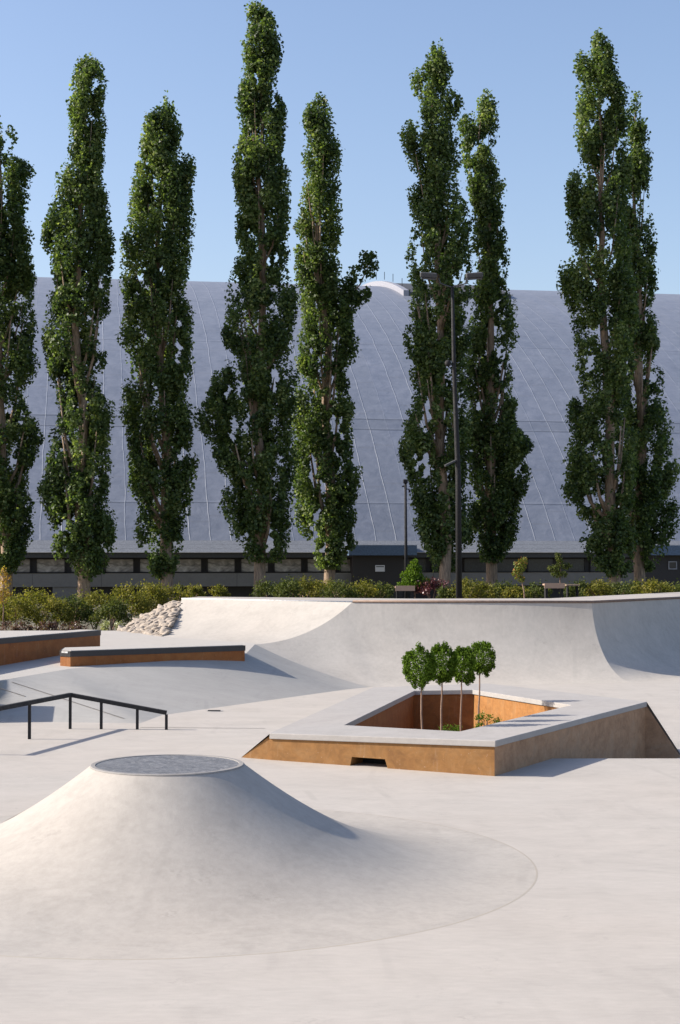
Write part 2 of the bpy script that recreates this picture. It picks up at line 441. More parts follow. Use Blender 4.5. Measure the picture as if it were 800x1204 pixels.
# left closing wall under the bright wing
mb2 = MB()
lw = left
for i in range(len(lw) - 1):
    pass
wallpts = [p + Vector((-.003, 0, -.012)) for p in lw]
basep = [Vector((p.x + .02, p.y, .3)) for p in lw]
v, f = grid([wallpts, basep]); mb.add(v, f)
mb.build('deck', M['deck'], qp)
cp = MB()
cp.tube([CL + Vector((0, 0, -.01)), C1 + Vector((0, 0, -.01))], .022, 8)
cp.build('coping', M['label_plate'], qp, smooth=True)['label'] = 'thin pale lip on the left wing'
cp = MB(); cp.tube([C1 + Vector((0, 0, .005)), C2 + Vector((0, 0, .005)), CRR + Vector((0, 0, .005))], .034, 8)
cp.build('coping', M['rusty'], qp, smooth=True)['label'] = 'dark rusty steel lip on the middle and right walls'

# joints ---------------------------------------------------------------------------
def strip(pts, w, mat, name='expansion_joint', dz=.004):
    rows = []
    for i, p in enumerate(pts):
        d = (Vector(pts[min(i + 1, len(pts) - 1)]) - Vector(pts[max(i - 1, 0)])); n = Vector((-d.y, d.x, 0)).normalized() * w / 2
        rows.append([Vector(p) + n + Vector((0, 0, dz)), Vector(p) - n + Vector((0, 0, dz))])
    v, f = grid(rows); return tag(mesh(name, v, f, mat), kind='structure')
CY = 15.22; CX = (198 - 400) / F * CY; CR0 = 3.53
ringpts = [(CX + CR0 * math.cos(t), CY + CR0 * math.sin(t), 0) for t in np.linspace(0, 2 * math.pi, 181)]
rr_ = [[Vector((CX + r_ * math.cos(t), CY + r_ * math.sin(t), z_)) for r_, z_ in ((CR0 - .009, .0018), (CR0 + .009, .0004))] for t in np.linspace(0, 2 * math.pi, 181)]
v, f = grid(rr_); tag(mesh('expansion_joint', v, f, M['joint']), kind='structure')
strip([on(165, 855.5), on(312, 856.5)], .03, M['joint_dark'])
strip([on(-60, 1000), on(30, 953)], .012, M['joint'])
from mathutils.bvhtree import BVHTree
bt_v, bt_f = grid([arc(b, t, 12, k) for t, b, k in bank_st]); bank_tree = BVHTree.FromPolygons(bt_v, bt_f)
def on_bank(px, py):
    h_ = bank_tree.ray_cast(Vector((0, 0, EYE)), ray(px, py).normalized())[0]
    return h_
for p, q in (((14, 802), (146, 845)), ((-10, 806), (30, 819))):
    ps = [on_bank(p[0] + (q[0] - p[0]) * i / 16, p[1] + (q[1] - p[1]) * i / 16) for i in range(17)]
    ps = [x for x in ps if x is not None]
    if len(ps) > 2: strip(ps, .035, M['joint_dark'], dz=.006)

# ------------------------------------------------------------------ cone
vol = empty('volcano_ramp', (CX, CY, 0))
tag(vol, 'broad cone shaped concrete mound with flat round top in the foreground', 'skate ramp')
HT = .955; RT = .735
rad = [RT + (CR0 - RT) * (i / 60) ** 1.25 for i in range(61)]
def ch(r):
    x = max(0, (CR0 - r) / (CR0 - RT)); return HT * x ** (2.25 + .6 * (1 - x))
rows = [[(CX + r * math.cos(t), CY + r * math.sin(t), ch(r) + .001) for t in np.linspace(0, 2 * math.pi, 145)] for r in rad]
v, f = grid(rows); mesh('cone_surface', v, f, M['cone'], vol, smooth=True)
mb = MB()
N = 96
def ringloop(r, z): return [Vector((CX + r * math.cos(2 * math.pi * i / N), CY + r * math.sin(2 * math.pi * i / N), z)) for i in range(N)]
prof = [(RT + .001, HT - .03), (RT + .006, HT + .004), (RT - .004, HT + .012), (RT - .045, HT + .012), (RT - .05, HT + .002)]
for a, b in zip(prof[:-1], prof[1:]):
    l0, l1 = ringloop(*a), ringloop(*b)
    n = len(mb.v); mb.v += l0 + l1; mb.f += [(n + i, n + (i + 1) % N, n + N + (i + 1) % N, n + N + i) for i in range(N)]
mb.build('rim', M['rim'], vol)
mb = MB(); mb.prism(ringloop(RT - .046, HT - .05), ringloop(RT - .046, HT + .006)); mb.build('lid', M['lid'], vol)

# ------------------------------------------------------------------ planter ledge
a_, b_ = .022, -.0124; h0 = .48 - a_ * 2.09 - b_ * 21.1
PP = dict(h=h0, a=a_, b=b_)
def ph(x, y): return h0 + a_ * x + b_ * y
O = [on(317, 862, **PP), on(583, 871, **PP), on(761, 825, **PP), on(574, 803.5, **PP), on(439, 808, **PP)]
I = [on(405, 852.5, **PP), on(541, 860, **PP), on(672, 829, **PP), on(556, 811, **PP), on(488, 812, **PP)]
pln = empty('planter_ledge', (2.2, 24, 0))
tag(pln, 'diamond shaped skate ledge with grey top slab around a sunken planting pit', 'skate ledge')
TH = .085
def inset(poly, d, z=None):
    n = len(poly); out = []
    area = sum(poly[i].x * poly[(i + 1) % n].y - poly[(i + 1) % n].x * poly[i].y for i in range(n))
    sg = 1 if area > 0 else -1
    for i in range(n):
        p0, p1, p2 = poly[i - 1], poly[i], poly[(i + 1) % n]
        e1 = Vector((p1.x - p0.x, p1.y - p0.y)).normalized(); e2 = Vector((p2.x - p1.x, p2.y - p1.y)).normalized()
        n1 = Vector((-e1.y, e1.x)) * sg; n2 = Vector((-e2.y, e2.x)) * sg
        bis = (n1 + n2); bis = bis / max(.2, bis.dot(n1))
        q = Vector((p1.x + bis.x * d, p1.y + bis.y * d, 0)); q.z = ph(q.x, q.y) if z is None else z
        out.append(q)
    return out
def zof(loop, f): return [Vector((p.x, p.y, f(p))) for p in loop]
# slab: ring with hole, solid
mb = MB()
n = 5
ot, it = O, I
ob = zof(O, lambda p: ph(p.x, p.y) - TH); ib = zof(I, lambda p: ph(p.x, p.y) - TH)
mb.v = list(ot) + list(it) + list(ob) + list(ib)
for i in range(n):
    j = (i + 1) % n
    mb.f += [(i, j, 5 + j, 5 + i), (10 + j, 10 + i, 15 + i, 15 + j), (10 + i, 10 + j, j, i), (5 + i, 5 + j, 15 + j, 15 + i)]
mb.build('top_slab', M['slab'], pln, bevel=.01)
Ow = inset(O, .03); Iw = inset(I, -.03)
def wall_seg(name, mat, i, notch=None):
    j = (i + 1) % 5; mb = MB()
    o0, o1, i0, i1 = Ow[i], Ow[j], Iw[i], Iw[j]
    tz = lambda p: Vector((p.x, p.y, ph(p.x, p.y) - TH - .002)); gz = lambda p: Vector((p.x, p.y, -.75))
    if notch is None:
        mb.prism([gz(o0), gz(o1), gz(i1), gz(i0)], [tz(o0), tz(o1), tz(i1), tz(i0)])
    else:
        d = (o1 - o0); L = Vector((d.x, d.y)).length
        fx = notch      # (t0,t1,t2,t3,height): trapezoid opening at the foot
        def P(t, z): q = o0.lerp(o1, t); return Vector((q.x, q.y, z))
        face = [P(0, -.75), P(fx[0], -.75), P(fx[0], 0), P(fx[1], fx[4]), P(fx[2], fx[4]), P(fx[3], 0), P(fx[3], -.75), P(1, -.75), tz(o1), tz(o0)]
        nrm = Vector((-d.y, d.x, 0)).normalized() * .42
        back_ = [p + nrm for p in face]
        mb.prism(face, back_)
    return mb.build(name, mat, pln)
on0 = on(414, 899); e0 = Ow[0]; e1 = Ow[1]
def tpar(px, py):
    q = on(px, py); d = Vector((e1.x - e0.x, e1.y - e0.y)); return (Vector((q.x - e0.x, q.y - e0.y))).dot(d) / d.dot(d)
t0 = tpar(413, 900); t3 = tpar(456, 903.5)
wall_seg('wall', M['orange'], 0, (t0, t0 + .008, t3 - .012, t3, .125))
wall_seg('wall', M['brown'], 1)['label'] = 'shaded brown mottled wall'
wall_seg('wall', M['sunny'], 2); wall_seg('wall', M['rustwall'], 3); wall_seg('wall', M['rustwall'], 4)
# a black plate behind the opening stands in for the shade inside
d_ = Vector((e1.x - e0.x, e1.y - e0.y, 0)); nr = Vector((-d_.y, d_.x, 0)).normalized()
pm = MB(); c = e0.lerp(e1, (t0 + t3) / 2) + nr * .4; c.z = .05
pm.box(c, (.62, .04, .3), Matrix.Rotation(math.atan2(d_.y, d_.x), 3, 'Z')); pm.build('shade_plate', M['black'], pln)
# sloping banks at both ends
tl0 = on(283, 890.5); lb = zof([O[0], O[4]], lambda p: ph(p.x, p.y) - .012)
dl = (O[4] - O[0]); nl = Vector((-dl.y, dl.x, 0)).normalized()
tl1 = Vector((O[4].x, O[4].y, 0)) + nl * .55 + Vector((0, .1, 0))
g0 = Vector((Ow[0].x, Ow[0].y, 0)); g1 = Vector((Ow[4].x, Ow[4].y, 0))
tl0 = Vector((tl0.x, tl0.y, -.01)); tl1.z = -.01
mb = MB(); mb.add([lb[0], lb[1], tl0, tl1], [(0, 1, 3, 2)]); mb.build('side_bank', M['floor'], pln)
mb = MB(); A0 = Ow[0] + Vector((0, 0, -.02)); mb.add([A0, Vector((A0.x, A0.y, -.05)), Vector((tl0.x, tl0.y, -.01))], [(0, 1, 2)])
q_ = [A0, Vector((A0.x, A0.y, -.05)), Vector((tl0.x, tl0.y, -.01))]
mb = MB(); mb.prism([p + nr * .0 for p in q_], [p + nr * .3 for p in q_]); mb.build('end_wall', M['orange'], pln)
tr0 = on(801, 887, -.4); tr0.z = -.41
mb = MB(); B0 = Ow[2] + Vector((0, 0, -.03)); q_ = [B0, Vector((B0.x, B0.y, -.6)), Vector((tr0.x, tr0.y, -.45))]
d2 = (Ow[2] - Ow[1]); n2 = Vector((-d2.y, d2.x, 0)).normalized()
mb.prism(q_, [p + n2 * .3 for p in q_]); mb.build('end_wall', M['brown'], pln)
rb0 = O[2] + Vector((0, 0, -.012)); rb1 = O[3] + Vector((0, 0, -.012))
tr1 = Vector((O[3].x + .6, O[3].y + .9, -.35))
mb = MB(); mb.add([rb0, rb1, tr1, tr0], [(0, 3, 2, 1)]); mb.build('side_bank', M['floor'], pln)
# soil bed inside
so = [Vector((p.x, p.y, .02)) for p in inset(I, -.02)]
mb = MB(); mb.add([Vector((p.x, p.y, -.42)) for p in so], [tuple(range(5))]); mb.build('soil_bed', M['soil'], pln)

# ------------------------------------------------------------------ ledges on the platform
def ledge(name, label, cat, foot, top, wallmat, edge_h=.05, depthpts=None, emat=None):
    """foot: loop of base points (world), top: height of the top"""
    c = sum(foot, Vector()) / len(foot); r = empty(name, (c.x, c.y, min(p.z for p in foot)))
    tag(r, label, cat)
    mb = MB(); mb.prism([p + Vector((0, 0, -.2)) for p in foot], [Vector((p.x, p.y, top - .125)) for p in foot])
    mb.build('wall', wallmat, r)
    lo = [Vector((p.x, p.y, 0)) for p in foot]
    def grow(d, z): return [Vector((q.x, q.y, z)) for q in inset(lo, d, z=z)]
    mb = MB(); mb.prism(grow(-.012, top - .125), grow(-.012, top - .012)); mb.build('steel_edge', emat or M['edge'], r)
    mb = MB(); mb.prism(grow(.03, top - .012), grow(.03, top)); mb.build('top_slab', M['floor_far'], r)
    return r
pf = [on(83, 784, **PA), on(288, 771.5, **PA)]
u_ = (pf[1] - pf[0]); u_.z = 0; nu = Vector((-u_.y, u_.x, 0)).normalized()
A = on(71, 782.8, **PA)
foot = [A, pf[0], pf[1], pf[1] + nu * 1.0, A + Vector((-.1, .95, .04))]
ml = ledge('manual_pad', 'low flat ledge with dark steel edge and pale tag on its left end', 'skate ledge', foot, .985, M['rustwall'])
mbx = MB(); e_ = (pf[0] - A); e_.z = 0; en = Vector((e_.y, -e_.x, 0)).normalized()
c = (A + pf[0]) / 2 + en * .016; c.z = .95
mbx.box(c, (e_.length * .6, .008, .035), Matrix.Rotation(math.atan2(e_.y, e_.x), 3, 'Z')); mbx.build('tag_plate', M['label_plate'], ml)
fl = [on(-1, 783, **PA), on(118, 762.5, **PA)]
u_ = (fl[1] - fl[0]); u_.z = 0; nu = Vector((-u_.y, u_.x, 0)).normalized(); fl0 = fl[0] - u_.normalized() * 5
fl0.z = plat(fl0.y)
foot = [fl0, fl[1], fl[1] + nu * .55, fl0 + nu * .55]
ledge('bench_ledge', 'taller reddish ledge with pale top running out at the left edge', 'skate ledge', foot, 1.235, M['rustwall'])

# ------------------------------------------------------------------ grind rail
gr = empty('grind_rail', tuple(on(82, 857)))
tag(gr, 'black kinked steel grind rail on five posts left of the cone', 'grind rail')
kink = at(83, 817, on(82, 857).y)
l1b = on(35, 869); l1 = at(35, 825.5, l1b.y)
dirl = (l1 - kink); dirl.z = 0
farl = kink + dirl * (3.6 / dirl.length); farl.z = l1.z
endp = at(196, 838, on(195, 858).y)
path = [farl, Vector((kink.x, kink.y, kink.z)), endp]
mb = MB(); mb.bar(path[0], path[1] + (path[1] - path[0]).normalized() * .02, .075, .07); mb.bar(path[1], path[2], .075, .07)
mb.build('rail', M['black'], gr, bevel=.008)
def alongz(p):     # rail height over a plan point
    best = None
    for a, b in ((path[0], path[1]), (path[1], path[2])):
        d = Vector((b.x - a.x, b.y - a.y)); t = Vector((p.x - a.x, p.y - a.y)).dot(d) / d.dot(d); t = max(0, min(1, t))
        q = a.lerp(b, t); e = (Vector((q.x, q.y)) - Vector((p.x, p.y))).length
        if best is None or e < best[0]: best = (e, q)
    return best[1]
for i, (px, py) in enumerate([(35, 869), (82, 857), (124, 855), (162, 857.5), (195, 858.5)]):
    q = alongz(on(px, py)); w = .045
    mb = MB(); mb.box((q.x, q.y, (q.z - .03) / 2), (w, w, q.z - .03)); mb.build('post', M['black'], gr)
q = farl
mb = MB(); mb.box((q.x, q.y + .05, (q.z - .03) / 2), (.045, .045, q.z - .03)); mb.build('post', M['black'], gr)

# ledge just left of the picture whose shadow falls on the bank
offx = -6.9
foot = [Vector((-10, 27.5, 0)), Vector((-6.6, 28.1, 0)), Vector((-6.45, 29.0, .1)), Vector((-10, 29.0, .2))]
ledge('bank_ledge', 'low ledge set on the grey bank beyond the left edge, known by its shadow', 'skate ledge', foot, .95, M['rustwall'])

# drain cover
dc = on(252, 836); r = empty('drain_cover', tuple(dc)); tag(r, 'small round grey drain cover set in the floor behind the rail', 'drain cover')
mb = MB()
mb.prism([dc + Vector((.17 * math.cos(t), .17 * math.sin(t), .001)) for t in np.linspace(0, 2 * math.pi, 25)[:-1]],
         [dc + Vector((.17 * math.cos(t), .17 * math.sin(t), .006)) for t in np.linspace(0, 2 * math.pi, 25)[:-1]]); mb.build('lid', M['slab'], r)
mb = MB()
for k in range(5): mb.box(dc + Vector((0, -.09 + k * .045, .008)), (.24, .012, .004))
mb.build('grate_slots', M['black'], r)

# ------------------------------------------------------------------ foliage
def leaves(name, pos, size, mat, parent, up=.0, tone=None, aspect=.8, normals=None):
    n = len(pos)
    nrm = rng.normal(size=(n, 3)); 
    if normals is not None: nrm = nrm * .8 + normals
    nrm[:, 2] += up
    nrm /= np.linalg.norm(nrm, axis=1)[:, None] + 1e-9
    a = np.cross(nrm, rng.normal(size=(n, 3))); a /= np.linalg.norm(a, axis=1)[:, None] + 1e-9
    b = np.cross(nrm, a)
    s = size * rng.uniform(.6, 1.25, n)[:, None]
    a = a * s * .5; b = b * s * .5 * aspect
    vs = np.empty((n, 4, 3)); fold = nrm * s * .12
    vs[:, 0] = pos - a; vs[:, 1] = pos + b - a * .15 + fold; vs[:, 2] = pos + a; vs[:, 3] = pos - b - a * .15 + fold
    vs = vs.reshape(-1, 3) - np.array(parent.location)
    me = bpy.data.meshes.new(name)
    me.vertices.add(4 * n); me.vertices.foreach_set('co', vs.ravel().astype(np.float32))
    me.loops.add(4 * n); me.loops.foreach_set('vertex_index', np.arange(4 * n, dtype=np.int32))
    me.polygons.add(n); me.polygons.foreach_set('loop_start', np.arange(0, 4 * n, 4, dtype=np.int32)); me.polygons.foreach_set('loop_total', np.full(n, 4, dtype=np.int32))
    me.update(calc_edges=True)
    at_ = me.attributes.new('tone', 'FLOAT', 'FACE')
    if tone is None: tone = rng.uniform(0, 1, n)
    at_.data.foreach_set('value', np.clip(tone, 0, 1).astype(np.float32))
    return link(name, me, mat, parent)

def poplar(px, ybase, Y, prof, label, seed, dens=1.0, lean=None, wd=None):
    g = np.random.default_rng(seed)
    prof = sorted(prof, key=lambda q: -q[0])           # from the bottom up
    hs = np.array([at(400, y, Y).z for y, _, _ in prof]); k = Y / F
    Ls = np.array([(l - 400) * k for _, l, _ in prof]); Rs = np.array([(r_ - 400) * k for _, _, r_ in prof])
    base = at(px, ybase, Y); hb = terrain(base.x, Y)
    r = empty('poplar_tree', (base.x, Y, hb)); tag(r, label, 'tree', 'tall poplars standing in a row before the arched roof')
    z0, z1 = hs[0], hs[-1]
    zz = np.linspace(z0, z1, 400); LL = np.interp(zz, hs, Ls); RR = np.interp(zz, hs, Rs)
    W = (RR - LL) / 2; Cc = (RR + LL) / 2
    ker = np.hanning(61); ker /= ker.sum()
    Wp = np.convolve(np.pad(W, 30, mode='edge'), ker, 'valid'); Cp = np.convolve(np.pad(Cc, 30, mode='edge'), ker, 'valid')
    # trunk runs from the base into the axis of the crown
    def axis(z):
        t = min(1, max(0, (z - z0 - 1) / ((z1 - z0) * .5)))
        c = np.interp(z, zz, Cp); return base.x + (c - base.x) * t
    mb = MB(); ht = z1 - hb
    zs = np.linspace(hb - .1, z1 - .6, 16); pts = []; rad = []
    for z in zs:
        t = (z - hb) / ht; pts.append((axis(z) + .06 * math.sin(z * .9 + seed), Y + .08 * math.sin(z * .7 + seed * 2), z)); rad.append(max(.02, .24 * (1 - t) ** .8 * (1.25 if z < hb + .3 else 1)))
    mb.tube(pts, rad, 9)
    for q in range(26):
        zb = g.uniform(z0 - .1, z0 + .72 * (z1 - z0)); th = g.uniform(0, 2 * math.pi); L = g.uniform(1.8, 4.0)
        ze = min(zb + L, z1 - .6); wz = np.interp(ze, zz, Wp); ce = np.interp(ze, zz, Cp)
        e = (ce + wz * .7 * math.cos(th), Y + wz * .7 * math.sin(th), ze); s_ = (axis(zb), Y, zb)
        m_ = (s_[0] + (e[0] - s_[0]) * .65, s_[1] + (e[1] - s_[1]) * .65, zb + (ze - zb) * .42)
        r0 = .085 * (1 - (zb - hb) / ht) + .015
        mb.tube([s_, m_, e], [r0, r0 * .7, r0 * .25], 5)
    mb.build('trunk', M['bark'], r, smooth=True)
    area = float(np.trapezoid(W * 2, zz)) if hasattr(np, 'trapezoid') else float(np.trapz(W * 2, zz))
    nc = int(area * 8.6 * dens)
    cdf = np.cumsum(W); cdf /= cdf[-1]
    P = []; T = []; Nn = []; EX = []
    for c in range(nc):
        z = np.interp(g.uniform(), cdf, zz)
        rc = g.uniform(.2, .46); rz = rc * g.uniform(1.3, 2.7)
        w = np.interp(z, zz, W); wp = np.interp(z, zz, Wp); cx = np.interp(z, zz, Cc)
        rc = min(rc, w * .8)
        th = g.uniform(0, 2 * math.pi); rho = g.uniform(.1, 1) ** .42
        x = cx + (w - rc * .3) * rho * math.cos(th); y = Y + max(.05, min(wp, 1.5) - rc * .4) * rho * math.sin(th)
        m = int(g.uniform(150, 250) * (rc / .3) ** 1.6)
        d = g.normal(size=(m, 3)); d /= np.linalg.norm(d, axis=1)[:, None]
        d *= (g.uniform(0, 1, m) ** .5)[:, None]
        p = d * np.array([rc, rc, rz]); p[:, 0] += x + p[:, 2] * .18 * math.cos(th); p[:, 1] += y + p[:, 2] * .18 * math.sin(th); p[:, 2] += z
        EX.append(np.full(m, g.uniform(-.12, .34) if g.uniform() < .22 else -.05)); P.append(p); T.append(np.clip(g.normal(.47, .22, m) + g.normal(0, .13), 0, 1))
        nn = d.copy(); nn[:, 2] += .3; Nn.append(nn)
    P = np.concatenate(P); T = np.concatenate(T); Nn = np.concatenate(Nn)
    l = np.interp(P[:, 2], zz, LL) - .1; rr = np.interp(P[:, 2], zz, RR) + .1
    keep = np.ones(len(P), bool)
    for q in range(int(area * 1.5)):
        zv = g.uniform(z0 + .5, z0 + (z1 - z0) * (.95 if q % 4 == 0 else .62)); wv = np.interp(zv, zz, W); cv = np.interp(zv, zz, Cc)
        cvx = cv + g.uniform(-.75, .75) * wv; a_r = g.uniform(.08, .19); b_r = a_r * g.uniform(1.6, 3.6)
        yv = Y - g.uniform(.0, 1.0) * np.interp(zv, zz, Wp); through = g.uniform() < .22
        wobx = .07 * np.sin(P[:, 2] * 9 + q) + .05 * np.sin(P[:, 2] * 21 + q * 2)
        e = ((P[:, 0] - cvx + wobx) / a_r) ** 2 + ((P[:, 2] - zv) / b_r) ** 2 + (0 if through else ((P[:, 1] - yv) / .75) ** 2)
        keep &= ~(e < 1)
    jit = g.normal(0, .06, len(P)); EX = np.concatenate(EX)
    ok = keep & (P[:, 0] > l + jit - EX) & (P[:, 0] < rr + jit + EX) & (P[:, 2] > z0 - .15) & (P[:, 2] < z1 + .1)
    leaves('crown', P[ok], .128, M['poplar'], r, 0, T[ok], .85, Nn[ok])
    return r

PR = {}
PR[0] = [(670,-20,15),(660,-40,25),(640,-48,35),(610,-50,35),(600,-48,40),(580,-52,32),(545,-50,40),(525,-50,48),(512,-45,60),(505,-48,44),(490,-50,38),(470,-45,25),(450,-48,28),(433,-50,45),(420,-52,38),(400,-50,44),(375,-50,41),(350,-50,40),(325,-48,40),(300,-45,31),(285,-42,38),(265,-42,36),(250,-40,31),(235,-38,36),(215,-36,33),(200,-32,36),(190,-30,30),(182,-28,11),(165,-24,15),(150,-16,10),(135,-6,5)]
PR[1] = [(678,96,108),(675,90,120),(670,85,125),(660,68,130),(640,62,135),(610,60,131),(590,50,128),(575,42,127),(562,53,129),(545,57,131),(510,60,129),(490,62,134),(470,60,132),(460,60,112),(440,58,123),(420,50,122),(400,47,122),(380,57,120),(345,56,133),(320,54,129),(300,46,132),(280,45,132),(270,52,126),(250,61,124),(225,66,127),(210,67,125),(205,76,115),(195,77,119),(170,82,120),(130,80,119),(100,78,120),(80,80,117),(72,90,112),(67,98,104)]
PR[2] = [(677,185,205),(672,180,211),(655,160,212),(640,162,213),(625,150,213),(610,158,218),(590,160,225),(565,147,228),(545,150,233),(530,153,229),(512,152,228),(490,143,226),(462,146,226),(450,150,226),(440,157,226),(412,150,226),(400,135,225),(388,148,227),(370,148,229),(340,143,222),(310,143,221),(285,141,223),(260,144,227),(250,152,224),(230,152,224),(225,158,225),(200,155,228),(185,165,226),(180,164,212),(160,165,213),(140,171,208),(125,188,203),(118,192,200),(112,194,197)]
PR[3] = [(657,290,325),(652,285,330),(640,278,337),(620,272,341),(606,266,342),(602,250,342),(598,262,343),(590,262,343),(570,268,345),(550,258,350),(535,248,350),(515,245,342),(500,230,342),(490,228,345),(470,235,350),(455,249,345),(445,250,350),(430,270,350),(400,263,350),(385,262,352),(350,268,350),(340,265,345),(320,268,341),(300,284,341),(280,278,341),(260,280,341),(240,278,338),(215,275,340),(200,265,338),(190,266,331),(180,282,330),(165,283,333),(145,284,336),(125,280,334),(110,281,323),(85,286,325),(70,287,330),(50,285,327),(30,288,325),(15,290,318),(5,294,304)]
PR[4] = [(665,375,400),(660,370,405),(640,362,414),(620,350,416),(605,348,426),(590,345,418),(578,340,420),(565,346,429),(550,348,424),(545,345,413),(520,345,415),(485,343,414),(470,348,412),(457,349,418),(440,350,411),(425,350,419),(400,350,421),(380,350,414),(366,348,414),(352,345,404),(340,348,399),(320,345,402),(300,347,399),(270,347,401),(250,347,402),(230,355,401),(200,353,400),(175,360,400),(155,361,395),(145,357,388),(130,360,388),(120,366,384),(112,371,377)]
PR[5] = [(668,512,540),(660,507,545),(650,500,548),(630,494,552),(610,484,553),(580,485,553),(555,480,552),(535,470,552),(510,478,552),(490,473,550),(465,476,550),(455,485,550),(440,480,552),(410,475,553),(390,475,555),(370,480,556),(340,477,556),(310,470,556),(300,478,556),(285,482,552),(260,484,557),(238,483,550),(225,482,537),(210,482,541),(180,481,541),(160,472,541),(145,478,540),(130,476,547),(115,478,540),(110,485,535),(85,490,534),(75,502,525),(60,508,519),(51,511,516)]
PR[6] = [(657,566,590),(652,562,595),(645,552,602),(635,546,606),(610,550,610),(590,552,613),(570,550,623),(555,550,622),(540,552,612),(530,550,626),(520,548,630),(512,548,616),(500,548,605),(475,545,608),(460,545,590),(455,547,597),(445,548,605),(420,550,603),(395,552,607),(360,556,604),(330,560,600),(310,556,595),(290,556,595),(265,557,594),(245,560,592),(235,555,593),(215,550,593),(200,550,590),(190,546,587),(165,540,588),(140,542,588),(134,552,586),(128,560,584),(120,561,583),(108,571,576)]
PR[7] = [(674,715,735),(670,705,742),(660,693,745),(640,688,745),(625,680,748),(600,670,748),(573,663,748),(566,672,748),(545,662,748),(535,675,748),(510,673,748),(490,668,748),(470,672,748),(460,680,748),(440,680,748),(420,674,750),(390,676,750),(365,671,750),(340,665,748),(325,661,746),(315,672,745),(290,673,745),(260,670,745),(230,668,744),(205,670,742),(198,684,742),(170,685,742),(150,680,740),(125,680,738),(105,679,738),(98,678,729),(85,680,728),(70,684,724),(55,685,720),(45,700,717),(38,705,713)]
PR[8] = [(668,745,765),(650,735,775),(633,732,790),(620,730,796),(600,730,797),(580,730,790),(562,728,794),(553,728,800),(545,728,792),(535,728,793),(515,728,785),(505,728,789),(500,728,800),(494,728,788),(480,726,788),(470,728,779),(450,728,780),(420,728,776),(395,728,778),(380,728,781),(360,728,779),(330,728,773),(310,728,775),(290,730,771),(255,732,766),(230,734,763),(210,735,766),(175,737,765),(160,737,763),(130,738,753),(120,741,752),(112,746,751)]
TREES = [(6,692,59.0,0,'leftmost poplar, dark and half cut off by the left edge of the photo'),
 (97,702,58.0,1,'second poplar from the left, with its bare sunlit lower trunk showing'),
 (197,697,60.0,2,'third poplar from the left, shorter, with a pointed top'),
 (307,692,60.0,3,'tallest poplar, its crown nearly touching the top of the photo'),
 (389,688,62.5,4,'narrow poplar with one leafy branch reaching out to the right, beside the tallest one'),
 (523,688,60.0,5,'broad poplar directly behind the twin head floodlight'),
 (577,688,62.5,6,'slimmer poplar just right of the floodlight with a forked lower trunk'),
 (722,684,60.0,7,'tall broad poplar at right with a rounded high top'),
 (752,682,62.5,8,'lower poplar merging with the right side of the broad right hand one')]
for px, yb, Y, i, lab in TREES:
    poplar(px, yb, Y, PR[i], lab, 100 + i, .9 if i in (7, 8, 5) else 1.0)
def add_branch(rootname_idx, pts, Y):   # a leafy side branch that belongs to a crown
    pass

# the branch reaching out of the narrow poplar
def side_clumps(tree, path, Y, rads, seed, name='side_branch'):
    g = np.random.default_rng(seed); P = []
    for (px, py), rr in zip(path, rads):
        c = at(px, py, Y); m = int(300 * (rr / .4) ** 2)
        d = g.normal(size=(m, 3)); d /= np.linalg.norm(d, axis=1)[:, None]; d *= (g.uniform(0, 1.5, m) ** .6)[:, None]
        P.append(np.array(c) + d * np.array([rr, rr, rr * 1.15]))
    P = np.concatenate(P)
    o = leaves(name, P, .135, M['poplar'], tree, 0, np.clip(g.normal(.4, .2, len(P)), 0, 1), .85)
    mb = MB(); mb.tube([at(*path[0], Y) + Vector((-.5, 0, -1.2))] + [at(x, y, Y) for x, y in path], [.05] + [.035] * (len(path) - 1) + [.012], 5)
    mb.build('branch', M['bark'], o, rel=False) if False else None
    mb = MB(); pp = [at(396, 400, Y), at(404, 372, Y), at(412, 348, Y), at(424, 334, Y), at(431, 318, Y), at(436, 304, Y)]; mb.tube(pp, [.06, .05, .04, .03, .02, .01], 5)
    b = MB(); b.v = [v_ - Vector(tree.location) for v_ in mb.v]; b.f = mb.f; b.build('branch_wood', M['bark'], o, rel=False)
tr = [o for o in col.objects if o.name.startswith('poplar_tree')]
side_clumps(tr[4], [(402, 376), (408, 366), (404, 352), (411, 350), (407, 338), (413, 330), (416, 320), (411, 342), (418, 347), (425, 350), (431, 346), (433, 341), (420, 356), (426, 330), (429, 321), (426, 313), (430, 304), (436, 309), (438, 301), (436, 321), (440, 314), (428, 299)],
 62.5, [.36, .34, .3, .32, .3, .26, .2, .3, .26, .22, .2, .13, .2, .1, .13, .2, .23, .25, .16, .2, .16, .12], 5)

